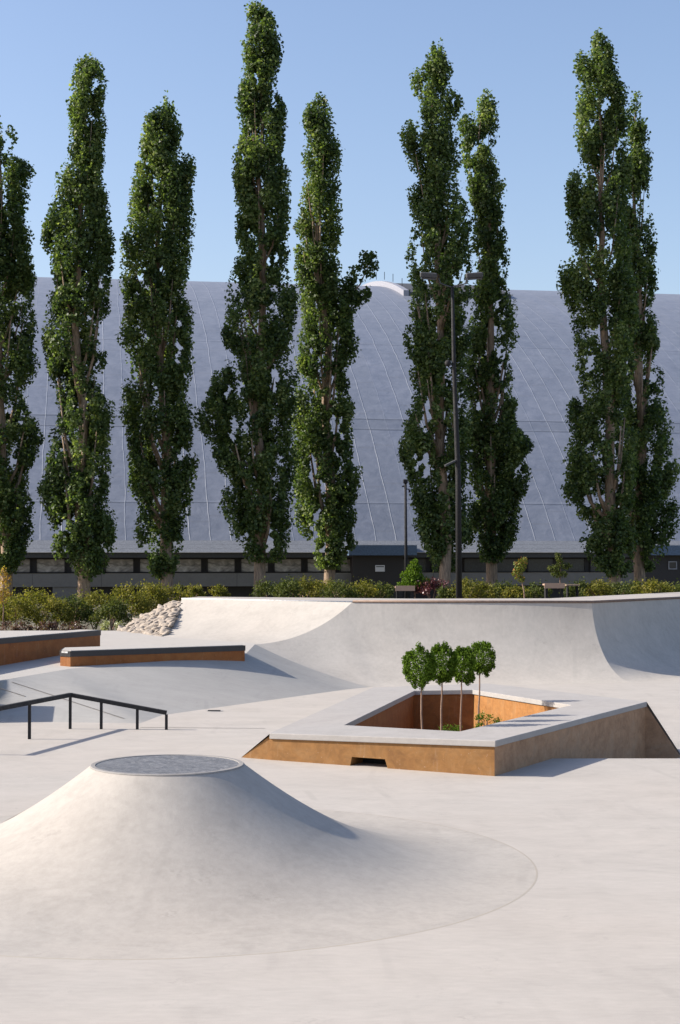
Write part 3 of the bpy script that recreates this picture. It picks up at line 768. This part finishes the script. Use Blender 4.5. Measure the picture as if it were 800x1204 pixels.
# ------------------------------------------------------------------ shrubs
def shrub(name, label, cat, base, rx, rz, mat, n, size, seed, group=None, stems=6, ry=None, rag=.35, lift=0.0):
    g = np.random.default_rng(seed); ry = ry or rx
    base = Vector(base); r = empty(name, tuple(base)); tag(r, label, cat, group)
    P = []; T = []; nc = max(8, int(n / 70))
    for c in range(nc):
        th = g.uniform(0, 2 * math.pi); ph_ = math.acos(g.uniform(-.3, 1)); q = g.uniform(.4, 1.0) ** .6
        cx = rx * q * math.sin(ph_) * math.cos(th); cy = ry * q * math.sin(ph_) * math.sin(th); cz = rz * (.48 + .5 * q * math.cos(ph_))
        rc = min(rx, rz) * g.uniform(.2, .36); m = n // nc
        d = g.normal(size=(m, 3)) * .55; d[:, 2] += rag * np.abs(g.normal(size=m)) * .6
        P.append(np.array([cx, cy, cz + lift]) + d * rc); T.append(g.normal(.5, .22, m) + g.normal(0, .12))
    P = np.concatenate(P); T = np.concatenate(T); P[:, 2] = np.maximum(P[:, 2], .02); P += np.array(base)
    mb = MB()
    for k in range(stems):
        th = g.uniform(0, 6.28); e = base + Vector((rx * .6 * math.cos(th), ry * .6 * math.sin(th), rz * .75 + lift))
        mb.tube([base + Vector((0, 0, -.05)), base.lerp(e, .5) + Vector((0, 0, .05)), e], [.02, .014, .006], 5)
    mb.build('stems', M['twig'], r)
    leaves('foliage', P, size, mat, r, .2, T, .6)
    return r
def sapling(name, label, cat, px, ybase, ytop, Y, crown, mat, n, size, seed, lean=0, trunk_r=.02, group=None, mattr='twig', zbase=None):
    """crown: list of (px,py,rx,rz)"""
    g = np.random.default_rng(seed); b = at(px, ybase, Y)
    if zbase is not None: b.z = zbase
    r = empty(name, tuple(b)); tag(r, label, cat, group)
    top = at(px + lean, ytop, Y); mb = MB(); N_ = 8
    pts = [b.lerp(top, t / N_) + Vector(((.005 if name == 'topiary_tree' else .012) * math.sin(t * 1.9 + seed), .006 * math.cos(t * 2.3 + seed), 0)) for t in range(N_ + 1)]
    pts[0] = b + Vector((0, 0, -.05))
    mb.tube(pts, [trunk_r * (1 - .55 * t / N_) for t in range(N_ + 1)], 8); mb.build('trunk', M[mattr], r, smooth=True)
    P = []
    tot = sum(c[2] * c[3] for c in crown)
    for cx, cy, rx, rz in crown:
        c = np.array(at(cx, cy, Y)); m = int(n * rx * rz / tot)
        d = g.normal(size=(m, 3)); d /= np.linalg.norm(d, axis=1)[:, None]; d *= (g.uniform(0, 1, m) ** .42)[:, None]
        P.append(c + d * np.array([rx, rx, rz]))
    P = np.concatenate(P)
    leaves('crown', P, size, mat, r, 0, g.normal(.5, .22, len(P)), .6)
    return r
def tz(px, Y): x = (px - 400) / F * Y; return Vector((x, Y, terrain(x, Y)))

# left hedge ---------------------------------------------------------------
LH = [(-12, 44.5, .9, 1.15, 'hedge', 'yellow green bush at the left edge behind the yellow sapling'),
      (20, 43.5, .62, 1.0, 'hedge', 'bushy yellow green shrub just right of the yellow sapling'),
      (46, 45.5, .55, 1.22, 'hedge', 'taller olive shrub between the yellow sapling and the second poplar'),
      (64, 43.4, .5, .92, 'hedge', 'low bright shrub left of the second poplar trunk'),
      (88, 44.2, .6, .98, 'hedge_dark', 'dark green shrub below the second poplar trunk'),
      (112, 45.2, .62, 1.12, 'hedge', 'olive shrub right of the second poplar trunk'),
      (132, 43.6, .5, .95, 'hedge_dark', 'dark shrub at the foot of the rock slope'),
      (155, 45.0, .62, 1.28, 'hedge', 'tall loose shrub above the left end of the rocks'),
      (180, 46.0, .55, 1.3, 'hedge', 'loose yellowish shrub left of the third poplar trunk'),
      (203, 46.5, .5, 1.35, 'hedge', 'yellow green shrub at the foot of the third poplar')]
for k, (px, Y, rx, rz, m, lab) in enumerate(LH):
    b = tz(px, Y); b.z = min(b.z, .9)
    shrub('bush', lab, 'bush', b, rx, rz, M[m], 2300, .075, 300 + k, 'bushes behind the left ledge')
for k, (px, lab) in enumerate([(12, 'small purple red plant at the foot of the yellow sapling'), (30, 'small dark red plant below the bushy yellow green shrub'),
                               (52, 'red leaved plant halfway along the left ledge'), (68, 'low red and green plant near the right end of the left ledge'),
                               (90, 'dull red plant behind the end of the left ledge')]):
    b = tz(px, 42.2); b.z = .72
    shrub('small_plant', lab, 'plant', b, .28, .42, M['redgreen'], 420, .06, 340 + k, 'red plants behind the left ledge', 4)
b = tz(131, 41.2); b.z = .88
shrub('grass_tuft', 'pale grass tuft left of the rock slope foot', 'grass', b, .28, .36, M['grass'], 500, .06, 350, None, 3, rag=.8)

# hedge behind the quarter pipe
RH = [(228, .35, .9, 'hedge', 'small yellowish bush just over the left end of the ramp'), (258, .3, .8, 'hedge', 'small sparse bush left of the tallest poplar trunk'),
      (318, .6, .9, 'hedge_dark', 'dark bush right of the tallest poplar trunk'), (338, .6, 1.02, 'hedge_dark', 'green bush between the tallest poplar and the narrow one'),
      (358, .6, 1.15, 'hedge', 'bright bush left of the narrow poplar trunk'), (378, .55, 1.15, 'hedge', 'yellow green bush at the foot of the narrow poplar'),
      (398, .6, 1.0, 'hedge_dark', 'dark bush right of the narrow poplar trunk'), (424, .6, 1.05, 'hedge', 'olive bush below the white sign'),
      (446, .5, .85, 'hedge_dark', 'low dark bush left of the left bench'), (548, .6, 1.15, 'hedge', 'loose olive bush right of the floodlight pole'),
      (566, .45, .9, 'hedge', 'olive bush left of the forked poplar trunk'), (592, .5, .95, 'hedge_dark', 'dark bush between the forked poplar and the turning sapling'),
      (605, .4, .8, 'hedge', 'olive bush left of the turning sapling'), (630, .5, .85, 'hedge_dark', 'dark bush left of the right bench'),
      (684, .55, 1.0, 'hedge_dark', 'dark bush right of the right bench'), (704, .55, 1.05, 'hedge', 'olive bush left of the broad right poplar trunk'),
      (728, .55, .9, 'hedge_dark', 'dark bush between the two right poplar trunks'), (746, .5, .95, 'hedge_dark', 'dark bush at the foot of the rightmost poplar'),
      (768, .6, 1.1, 'hedge', 'tall olive bush below the white framed plate'), (792, .6, 1.0, 'hedge_dark', 'dark bush at the right edge of the photo'),
      (508, .55, 1.05, 'red', 'dark red bush between the left bench and the floodlight'), (526, .4, .8, 'hedge_dark', 'small dark bush at the floodlight base')]
for k, (px, rx, rz, m, lab) in enumerate(RH):
    Y = 50 + (k % 3) * .9; b = tz(px, Y)
    b.z = EYE - 1.32 - (Y - 48) * .01
    # top of the bush is meant to reach z = ground + rz
    b.z = 1.32
    shrub('bush', lab, 'bush', b, rx, rz * .62 + .08, M[m], 1500, .08, 400 + k, 'bushes behind the quarter pipe')

# saplings
sapling('young_tree', 'small yellow leaved sapling at the left edge', 'young tree', 4, 752, 668, 42.5,
        [(0, 690, .25, .35), (8, 682, .13, .2), (4, 672, .1, .18), (10, 698, .12, .15), (-6, 700, .2, .25), (3, 706, .14, .15)], M['yellow'], 520, .07, 21, zbase=.75)
sapling('young_tree', 'leaning sapling with green and rusty leaves between the benches', 'young tree', 618, 705, 664, 46,
        [(612, 665, .2, .2), (616, 660, .15, .14), (608, 674, .16, .18), (613, 681, .12, .12)], M['rust'], 700, .075, 22, lean=-6, trunk_r=.025, zbase=1.5)
sapling('young_tree', 'thin green sapling with drooping top over the right bench', 'young tree', 659, 700, 652, 50,
        [(658, 660, .12, .25), (651, 668, .2, .12), (666, 666, .2, .12), (658, 675, .28, .14), (655, 653, .08, .12)], M['hedge_dark'], 800, .08, 23, zbase=1.45)
sapling('conifer', 'fresh green young conifer behind the left bench', 'conifer', 488, 702, 658, 52,
        [(488, 662, .14, .16), (487, 669, .28, .2), (484, 677, .42, .22), (490, 684, .52, .22), (480, 688, .4, .18)], M['thuja'], 2200, .09, 24, zbase=1.4)

# topiary balls in the planter
TOP = [(497, 492, 785, .215, .32, 858, 23.3, 'leftmost of the four clipped ball trees in the planter'),
       (518, 520, 780, .185, .275, 858, 23.9, 'second clipped ball tree from the left in the planter, with a wispy tip'),
       (541, 545, 783, .185, .28, 860, 24.7, 'third clipped ball tree from the left in the planter, with a ragged underside'),
       (562, 567, 773, .225, .31, 857, 27.3, 'rightmost and highest of the four clipped ball trees in the planter')]
for k, (bx, cx, cy, rx, rz, yb, Y, lab) in enumerate(TOP):
    k_ = F / Y
    rx *= 1.2; rz *= 1.04; crown = [(cx, cy, rx * .9, rz * .9)]
    g = np.random.default_rng(60 + k)
    for q in range(34):
        th = g.uniform(0, 6.28); ra = g.uniform(.55, .93)
        crown.append((cx + math.cos(th) * rx * k_ * ra, cy + math.sin(th) * rz * k_ * ra, .05, .085))
    if k == 1: crown += [(cx + 1, cy - 19, .02, .06), (cx + 2, cy - 24, .012, .06)]
    if k == 2: crown += [(cx + 9, cy + 15, .04, .05), (cx + 2, cy + 18, .04, .04)]
    b = at(bx, yb, Y)
    r = sapling('topiary_tree', lab, 'topiary', bx, yb, cy + 5, Y, crown, M['thuja'], 6500, .036, 70 + k, lean=(cx - bx) * .55 + (1 if k < 2 else 0), trunk_r=.021, group='clipped ball trees in the planter', zbase=-.42)
for k, (px, py, Y, rx, lab) in enumerate([(529, 866, 25.0, .28, 'low fern like plant between the second and third ball trees'),
                                    (573, 862, 27.0, .24, 'small green plant right of the highest ball tree'), (505, 866, 25.4, .2, 'low dark plant between the first two ball trees')]):
    b = at(px, py, Y); b.z = -.42
    shrub('ground_plant', lab, 'plant', b, rx, .74 if k != 2 else .5, M['thuja'], 1300, .035, 500 + k, None, 4)

# ------------------------------------------------------------------ rocks
Ra = at(132, 753, 40.6); Rb = at(190, 751, 39.0); Rc = at(212, 709, 41.6)
Ra.z = .9
protos = []
for k in range(9):
    bm = bmesh.new(); bmesh.ops.create_icosphere(bm, subdivisions=3, radius=1)
    sd = [rng.normal(size=3) for _ in range(6)]
    for v_ in bm.verts:
        d = v_.co.normalized(); s_ = 1 + sum(.1 * math.sin(3 * (d.x * q[0] + d.y * q[1] + d.z * q[2]) + i) for i, q in enumerate(sd))
        v_.co = Vector((d.x * .145 * s_, d.y * .095 * s_, d.z * .055 * s_))
    me = bpy.data.meshes.new('rock'); bm.to_mesh(me); bm.free(); me.materials.append(M['rock'])
    for p in me.polygons: p.use_smooth = True
    protos.append(me)
base_m = MB()
nrm_r = (Rb - Ra).cross(Rc - Ra).normalized()
if nrm_r.z < 0: nrm_r = -nrm_r
Rd = Rc + Vector((-.4, 2.2, -.05)); Re = Ra + Vector((.2, 2.8, .0))
dn = Vector((0, 0, -.12))
base_m.add([Ra + dn, Rb + dn, Rc + dn, Rd + dn, Re + dn], [(0, 1, 2), (0, 2, 3), (0, 3, 4)])
tag(base_m.build('rock_slope', M['soil'], None), kind='structure')
cnt = 0
def inT(p, a, b, c):
    return True
for i in range(19):
    for j in range(19 - i):
        s_ = (i + random.uniform(-.35, .35)) / 18; t_ = (j + random.uniform(-.35, .35)) / 18
        if s_ < 0 or t_ < 0 or s_ + t_ > 1.03: continue
        p = Ra + (Rb - Ra) * s_ + (Rc - Ra) * t_
        o = bpy.data.objects.new('river_rock', random.choice(protos)); col.objects.link(o)
        o.location = p; o.rotation_euler = (random.uniform(-.35, .35), random.uniform(-.55, .05), random.uniform(-.6, .6)); q = random.uniform(.6, 1.15); o.scale = (q, q, q * random.uniform(.8, 1.3))
        tag(o, 'pale rounded river rock in the heap beside the bright left end of the ramp', 'rock', 'river rocks heaped beside the ramp'); cnt += 1
for i in range(70):
    s_, t_ = random.random(), random.random()
    if s_ + t_ > 1: s_, t_ = 1 - s_, 1 - t_
    p = Rc + (Rd - Rc) * s_ + (Ra - Rc) * t_
    o = bpy.data.objects.new('river_rock', random.choice(protos)); col.objects.link(o)
    o.location = p; o.rotation_euler = (random.uniform(-.3, .3), random.uniform(-.5, .1), random.uniform(0, 3)); q = random.uniform(.7, 1.2); o.scale = (q, q, q)
    tag(o, 'pale rounded river rock in the heap beside the bright left end of the ramp', 'rock', 'river rocks heaped beside the ramp')

# ------------------------------------------------------------------ benches
def bench(px0, px1, y, Y, label):
    a = at(px0, y, Y); b = at(px1, y, Y); c = (a + b) / 2
    r = empty('park_bench', (c.x, Y, 1.3)); tag(r, label, 'bench', 'wooden benches behind the quarter pipe')
    w = (b - a).length
    mb = MB()
    for k in range(3): mb.box(c + Vector((0, .02 + k * .15, 0)), (w, .13, .05))
    mb.build('seat', M['wood'], r, bevel=.008)
    mb = MB()
    mb.box(c + Vector((0, -.07, -.03)), (w, .035, .16))
    mb.build('front_board', M['wood'], r)
    for s_ in (-1, 1):
        mb = MB(); mb.box((c.x + s_ * w * .38, Y + .15, (c.z - .03 + 1.3) / 2), (.07, .34, c.z - .03 - 1.3)); mb.build('leg', M['black'], r)
bench(465, 488, 690.5, 48.5, 'left wooden bench in front of the young conifer')
bench(640, 664, 687.5, 49, 'right pale wooden bench under the thin green sapling')
b_ = at(673, 688, 49.5)
r = empty('steel_table', (b_.x, b_.y, 1.3)); tag(r, 'dark low table frame beside the right bench', 'table')
mb = MB(); mb.box(b_, (.42, .4, .05)); mb.build('table_top', M['bark'], r)
for s_ in (-1, 1):
    mb = MB(); mb.box((b_.x + s_ * .15, b_.y, (b_.z + 1.3) / 2 - .013), (.04, .3, b_.z - 1.3 - .03)); mb.build('leg', M['black'], r)

# ------------------------------------------------------------------ floodlight
LY = 47.0
base = at(540, 710, LY); top = at(532, 337, LY)
fl_ = empty('floodlight_pole', (base.x, LY, 1.4)); tag(fl_, 'tall dark twin head floodlight pole standing before the middle poplars', 'floodlight')
mb = MB(); mb.tube([Vector((base.x, LY, 1.35)), at(539, 560, LY), at(534, 430, LY), top], [.095, .082, .06, .045], 14); mb.build('pole', M['black'], fl_, smooth=True)
mb = MB(); mb.box((base.x, LY, 1.42), (.4, .4, .05)); mb.build('base_plate', M['black'], fl_)
for s_, (hx, hy) in ((-1, (504, 323.5)), (1, (558, 323.5))):
    mb = MB()
    tip = at(518 if s_ < 0 else 549, 333, LY)
    mb.tube([top + Vector((0, 0, -.02)), at(532 + s_ * 8, 335.5, LY), tip, at(516 if s_ < 0 else 548, 327, LY)], .022, 6)
    mb.build('arm', M['lamp_body'], fl_)
    hc = at(hx, hy, LY)
    Mx = Matrix.Rotation(R(-s_ * 4), 3, 'Y') @ Matrix.Rotation(R(12), 3, 'X')
    mb = MB(); mb.box(hc, (.5, .34, .15), Mx); o = mb.build('lamp_head', M['lamp_body'], fl_, bevel=.03)
    mb = MB(); mb.box(hc + Vector((0, -.01, -.11)), (.44, .3, .05), Mx); mb.v = [v_ - Vector(fl_.location) for v_ in mb.v]; mb.build('lens', M['lamp_glass'], o, rel=False)
bc = at(527, 427, LY); mb = MB()
ico = bmesh.new(); bmesh.ops.create_uvsphere(ico, u_segments=12, v_segments=8, radius=.1)
mb.add([bc + v_.co for v_ in ico.verts], [tuple(q.index for q in f_.verts) for f_ in ico.faces]); ico.free()
mb.build('camera_dome', M['black'], fl_, smooth=True)
mb = MB(); mb.bar(at(537, 541, LY), at(523, 548, LY) + Vector((0, -.2, 0)), .09, .05); mb.build('side_bracket', M['lamp_body'], fl_)
# small post
SY = 55.0; b0 = at(478, 700, SY); p_ = empty('lamp_post', (b0.x, SY, 1.3)); tag(p_, 'thin short dark lamp post left of the floodlight', 'lamp post')
t_ = at(477, 568, SY)
mb = MB(); mb.tube([Vector((b0.x, SY, 1.25)), t_], [.06, .045], 10); mb.build('pole', M['black'], p_, smooth=True)
mb = MB(); mb.box(t_ + Vector((0, 0, .06)), (.16, .16, .14)); mb.build('lamp_cap', M['black'], p_, bevel=.02)
mb = MB(); mb.bar(t_ + Vector((0, 0, -.2)), t_ + Vector((.14, 0, -.22)), .03, .03); mb.box(t_ + Vector((.14, 0, -.28)), (.07, .07, .1)); mb.build('bracket', M['black'], p_)
mb = MB(); mb.bar(t_ + Vector((0, 0, -.1)), t_ + Vector((-.12, 0, -.12)), .05, .05); mb.build('bracket', M['black'], p_)

# ------------------------------------------------------------------ arena building
AN = R(9.0); ua = Vector((math.cos(AN), math.sin(AN), 0)); va = Vector((-math.sin(AN), math.cos(AN), 0))
BO = Vector((0, 74, 0))
def B(u, v_, h): return BO + ua * u + va * v_ + Vector((0, 0, h))
bd = empty('arena_building', (0, 74, 0), AN)
tag(bd, 'huge arena with a blue grey arched roof behind the poplars', 'building')
U0, U1 = -70, 130
Lr = 50.0; rise = 19.7; th0 = 2 * math.atan(rise / Lr); Rr = Lr / math.sin(th0)
HB_ = 3.58
prof = []
for i in range(61):
    a = th0 - (2 * th0) * i / 60
    prof.append((.5 + Lr - Rr * math.sin(a), HB_ + Rr * math.cos(a) - Rr * math.cos(th0), (th0 - a) * Rr))
us = [U0 + i * 5 for i in range(41)]
rows = [[B(u, v_, h) for u in us] for v_, h, s_ in prof]
v, f = grid(rows)
inv = (Matrix.Translation(bd.location) @ Matrix.Rotation(AN, 4, 'Z')).inverted()
me = bpy.data.meshes.new('roof'); me.from_pydata([tuple(inv @ Vector(q)) for q in v], [], f); me.update()
uvl = me.uv_layers.new(name='UVMap'); nu_ = len(us)
for p in me.polygons:
    for li, vi in zip(p.loop_indices, p.vertices):
        uvl.data[li].uv = (us[vi % nu_], prof[vi // nu_][2])
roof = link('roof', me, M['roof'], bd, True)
# apron under the membrane
def bx(mbb, u0, u1, v0, v1, z0, z1):
    mbb.prism([B(u0, v0, z0), B(u1, v0, z0), B(u1, v1, z0), B(u0, v1, z0)], [B(u0, v0, z1), B(u1, v0, z1), B(u1, v1, z1), B(u0, v1, z1)])
mb = MB()
for k in range(3):
    z = 3.02 + k * .187; v0 = -.62 + k * .34
    mb.prism([B(U0, v0, z), B(U1, v0, z), B(U1, v0 + .7, z), B(U0, v0 + .7, z)], [B(U0, v0 + .3, z + .183), B(U1, v0 + .3, z + .183), B(U1, v0 + .7, z + .186), B(U0, v0 + .7, z + .186)])
mb.build('eave_apron', M['apron'], bd)
mb = MB(); bx(mb, U0, U1, -.5, .6, 2.78, 3.015); mb.build('fascia', M['fascia'], bd)
mb = MB(); bx(mb, U0, U1, .1, .6, 2.05, 2.778); mb.build('window_wall', M['dark_wall'], bd)
mb = MB(); bx(mb, U0, U1, -.35, .55, 1.45, 2.04); mb.build('sill_wall', M['wall_concrete'], bd)
mb = MB(); bx(mb, U0, U1, .05, .5, -.5, 1.448); mb.build('plinth', M['dark_wall'], bd)  # shadow under the sill is put into this near-black wall colour
mb = MB()
for k in range(60): bx(mb, U0 + k * 3.1, U0 + k * 3.1 + .03, -.353, -.345, 1.46, 2.03)
mb.build('wall_joints', M['plinth'], bd)
def u_at(px):
    best = None
    lo, hi = -60, 80
    for _ in range(40):
        m = (lo + hi) / 2; p = B(m, 0, 2.5); q = 400 + F * p.x / p.y
        if q < px: lo = m
        else: hi = m
    return (lo + hi) / 2
first = None
def window(u0, w, dark=False):
    global first
    c = B(u0 + w / 2, .06, 2.41)
    if first is None:
        fr = MB()
        for z in (-.31, .31): fr.box((0, 0, z), (w, .08, .05))
        for x in (-w / 2 + .025, w / 2 - .025): fr.box((x, 0, 0), (.05, .08, .66))
        me = None
        fo = fr.build('window', M['dark_wall'], None, rel=False); fo.parent = bd
        po = MB().box((0, .02, 0), (w - .1, .02, .58)).build('pane', M['pane'], None, rel=False); po.parent = fo
        first = (fo, po)
        fo.location = inv @ c
    else:
        fo = first[0].copy(); col.objects.link(fo); fo.parent = bd; fo.location = inv @ c
        po = first[1].copy(); col.objects.link(po); po.parent = fo
        if dark:
            po.data = first[1].data.copy(); po.data.materials.clear(); po.data.materials.append(M['pane_dark'])
u = u_at(-40)
while u < u_at(405): window(u, 1.34); u += 1.56
u = u_at(470)
while u < u_at(752): window(u, 1.34, True); u += 1.56
# entrance bays with blue canopy
for a, b in ((u_at(412), u_at(470)), (u_at(752), u_at(900))):
    mb = MB(); bx(mb, a, b, -.75, .02, .2, 2.88); mb.build('entrance_wall', M['dark_wall'], bd)
    mb = MB(); bx(mb, a - .25, b + .6, -1.15, -.3, 2.885, 3.36); mb.build('canopy', M['canopy'], bd)
mb = MB(); bx(mb, u_at(60) + .1, u_at(60) + 1.4, -.3, .0, .3, 1.44); mb.build('buttress', M['wall_concrete'], bd)
# roof monitor (long low vent on the ridge)
def zroof(v_):
    a = math.asin(max(-1, min(1, (.5 + Lr - v_) / Rr))); return HB_ + Rr * math.cos(a) - Rr * math.cos(th0)
mv = MB(); ring = []
uL = None
def uridge(px, v_):
    lo, hi = -80, 130
    for _ in range(40):
        m = (lo + hi) / 2; p = B(m, v_, 20); q = 400 + F * p.x / p.y
        if q < px: lo = m
        else: hi = m
    return (lo + hi) / 2
v0_ = 20.0
while v0_ < 50:
    q = B(10, v0_, zroof(v0_)); 
    if 650 - F * (q.z - EYE) / q.y < 347.5: break
    v0_ += .2
ue = uridge(475, v0_)
prof_v = [v0_ + i * 2.0 for i in range(22)]
bot = [B(ue, q, zroof(q) - .3) for q in prof_v]; tp = [B(ue, q, zroof(q) + .38) for q in prof_v]
loopA = bot + tp[::-1]; n = len(loopA)
loopB = [p + ua * .35 for p in loopA]
mv.v = loopA + loopB; mv.f = [(i, n + i, n + (i + 1) % n, (i + 1) % n) for i in range(n)]
for i in range(21): mv.f += [(i, i + 1, n - 2 - i, n - 1 - i), (n + i + 1, n + i, n + n - 1 - i, n + n - 2 - i)]
md = MB(); lA = [p + ua * .352 + Vector((0, 0, -.12)) for p in loopA]; lB = [p + ua * 7 for p in lA]
md.v = lA + lB; md.f = [(i, n + i, n + (i + 1) % n, (i + 1) % n) for i in range(n)]
for i in range(21): md.f += [(i, i + 1, n - 2 - i, n - 1 - i), (n + i + 1, n + i, n + n - 1 - i, n + n - 2 - i)]
md.build('raised_roof', M['lamp_body'], bd)
mv.build('roof_monitor', M['white_metal'], bd)
mk = MB()
for k in range(4): mk.bar(B(ue + .1, v0_ + k * 3.2 + 1, zroof(v0_ + k * 3.2 + 1) + .5), B(ue + .1, v0_ + k * 3.2 + 1, zroof(v0_ + k * 3.2 + 1) + 1.05), .04, .04)
mk.build('roof_posts', M['lamp_body'], bd)

# plates on the entrance walls
def plate(name, px0, py0, px1, py1, label, cat, frame=False):
    a = u_at(px0); b = u_at(px1); Y = B((a + b) / 2, -.78, 0).y
    z0 = at(400, py1, Y).z; z1 = at(400, py0, Y).z
    c = B((a + b) / 2, -.77, z0); r = empty(name, tuple(c), AN); tag(r, label, cat)
    if not frame:
        mb = MB(); bx(mb, a, b, -.79, -.765, z0, z1); mb.build('panel', M['sign'], r)
        mb = MB(); bx(mb, a + .04, b - .04, -.797, -.792, z1 - .09, z1 - .05); mb.build('heading_bar', M['lamp_body'], r)
    else:
        mb = MB(); t = .045
        bx(mb, a, b, -.8, -.765, z0, z0 + t); bx(mb, a, b, -.8, -.765, z1 - t, z1); bx(mb, a, a + t, -.8, -.765, z0 + t, z1 - t); bx(mb, b - t, b, -.8, -.765, z0 + t, z1 - t)
        mb.build('frame', M['white_metal'], r)
        mb = MB(); bx(mb, a + t, b - t, -.785, -.765, z0 + t, z1 - t); mb.build('pane', M['lamp_glass'], r)
plate('wall_sign', 438, 664.5, 449, 672, 'small white sign on the dark wall left of the thin lamp post', 'sign')
plate('wall_hatch', 779, 660, 789, 669.5, 'small white framed panel on the dark wall at far right', 'hatch', True)

# ------------------------------------------------------------------ light
SUN_EL = R(32.0); az_x, az_y = -.9985, .055            # towards the sun, on the ground
w = bpy.data.worlds.new('World'); sc.world = w; w.use_nodes = True; nt = w.node_tree
bg = nt.nodes['Background']; sky = nt.nodes.new('ShaderNodeTexSky'); sky.sky_type = 'NISHITA'; sky.sun_disc = False
sky.sun_elevation = SUN_EL; sky.sun_rotation = math.atan2(az_x, az_y)
sky.air_density = 1.15; sky.dust_density = 1.6; sky.ozone_density = 3.0; sky.altitude = 100
wb = nt.nodes.new('ShaderNodeMix'); wb.data_type = 'RGBA'; wb.blend_type = 'MULTIPLY'; wb.inputs[0].default_value = 1; wb.inputs[7].default_value = (1.13, 1.03, 1.04, 1)
nt.links.new(sky.outputs[0], wb.inputs[6]); nt.links.new(wb.outputs[2], bg.inputs[0]); bg.inputs[1].default_value = .113
sd_ = bpy.data.lights.new('sun', 'SUN'); sd_.energy = 4.6; sd_.angle = R(.53); sd_.color = (1, .93, .82)
so_ = bpy.data.objects.new('sun', sd_); col.objects.link(so_)
dv = Vector((az_x * math.cos(SUN_EL), az_y * math.cos(SUN_EL), math.sin(SUN_EL)))
so_.rotation_euler = dv.to_track_quat('Z', 'Y').to_euler(); so_.location = (-20, 10, 30)
sc.view_settings.view_transform = 'Standard'; sc.view_settings.look = 'None'; sc.view_settings.gamma = 1
sc.view_settings.exposure = .74
sc.render.engine = 'CYCLES'
sc.render.resolution_x = 680; sc.render.resolution_y = 1024
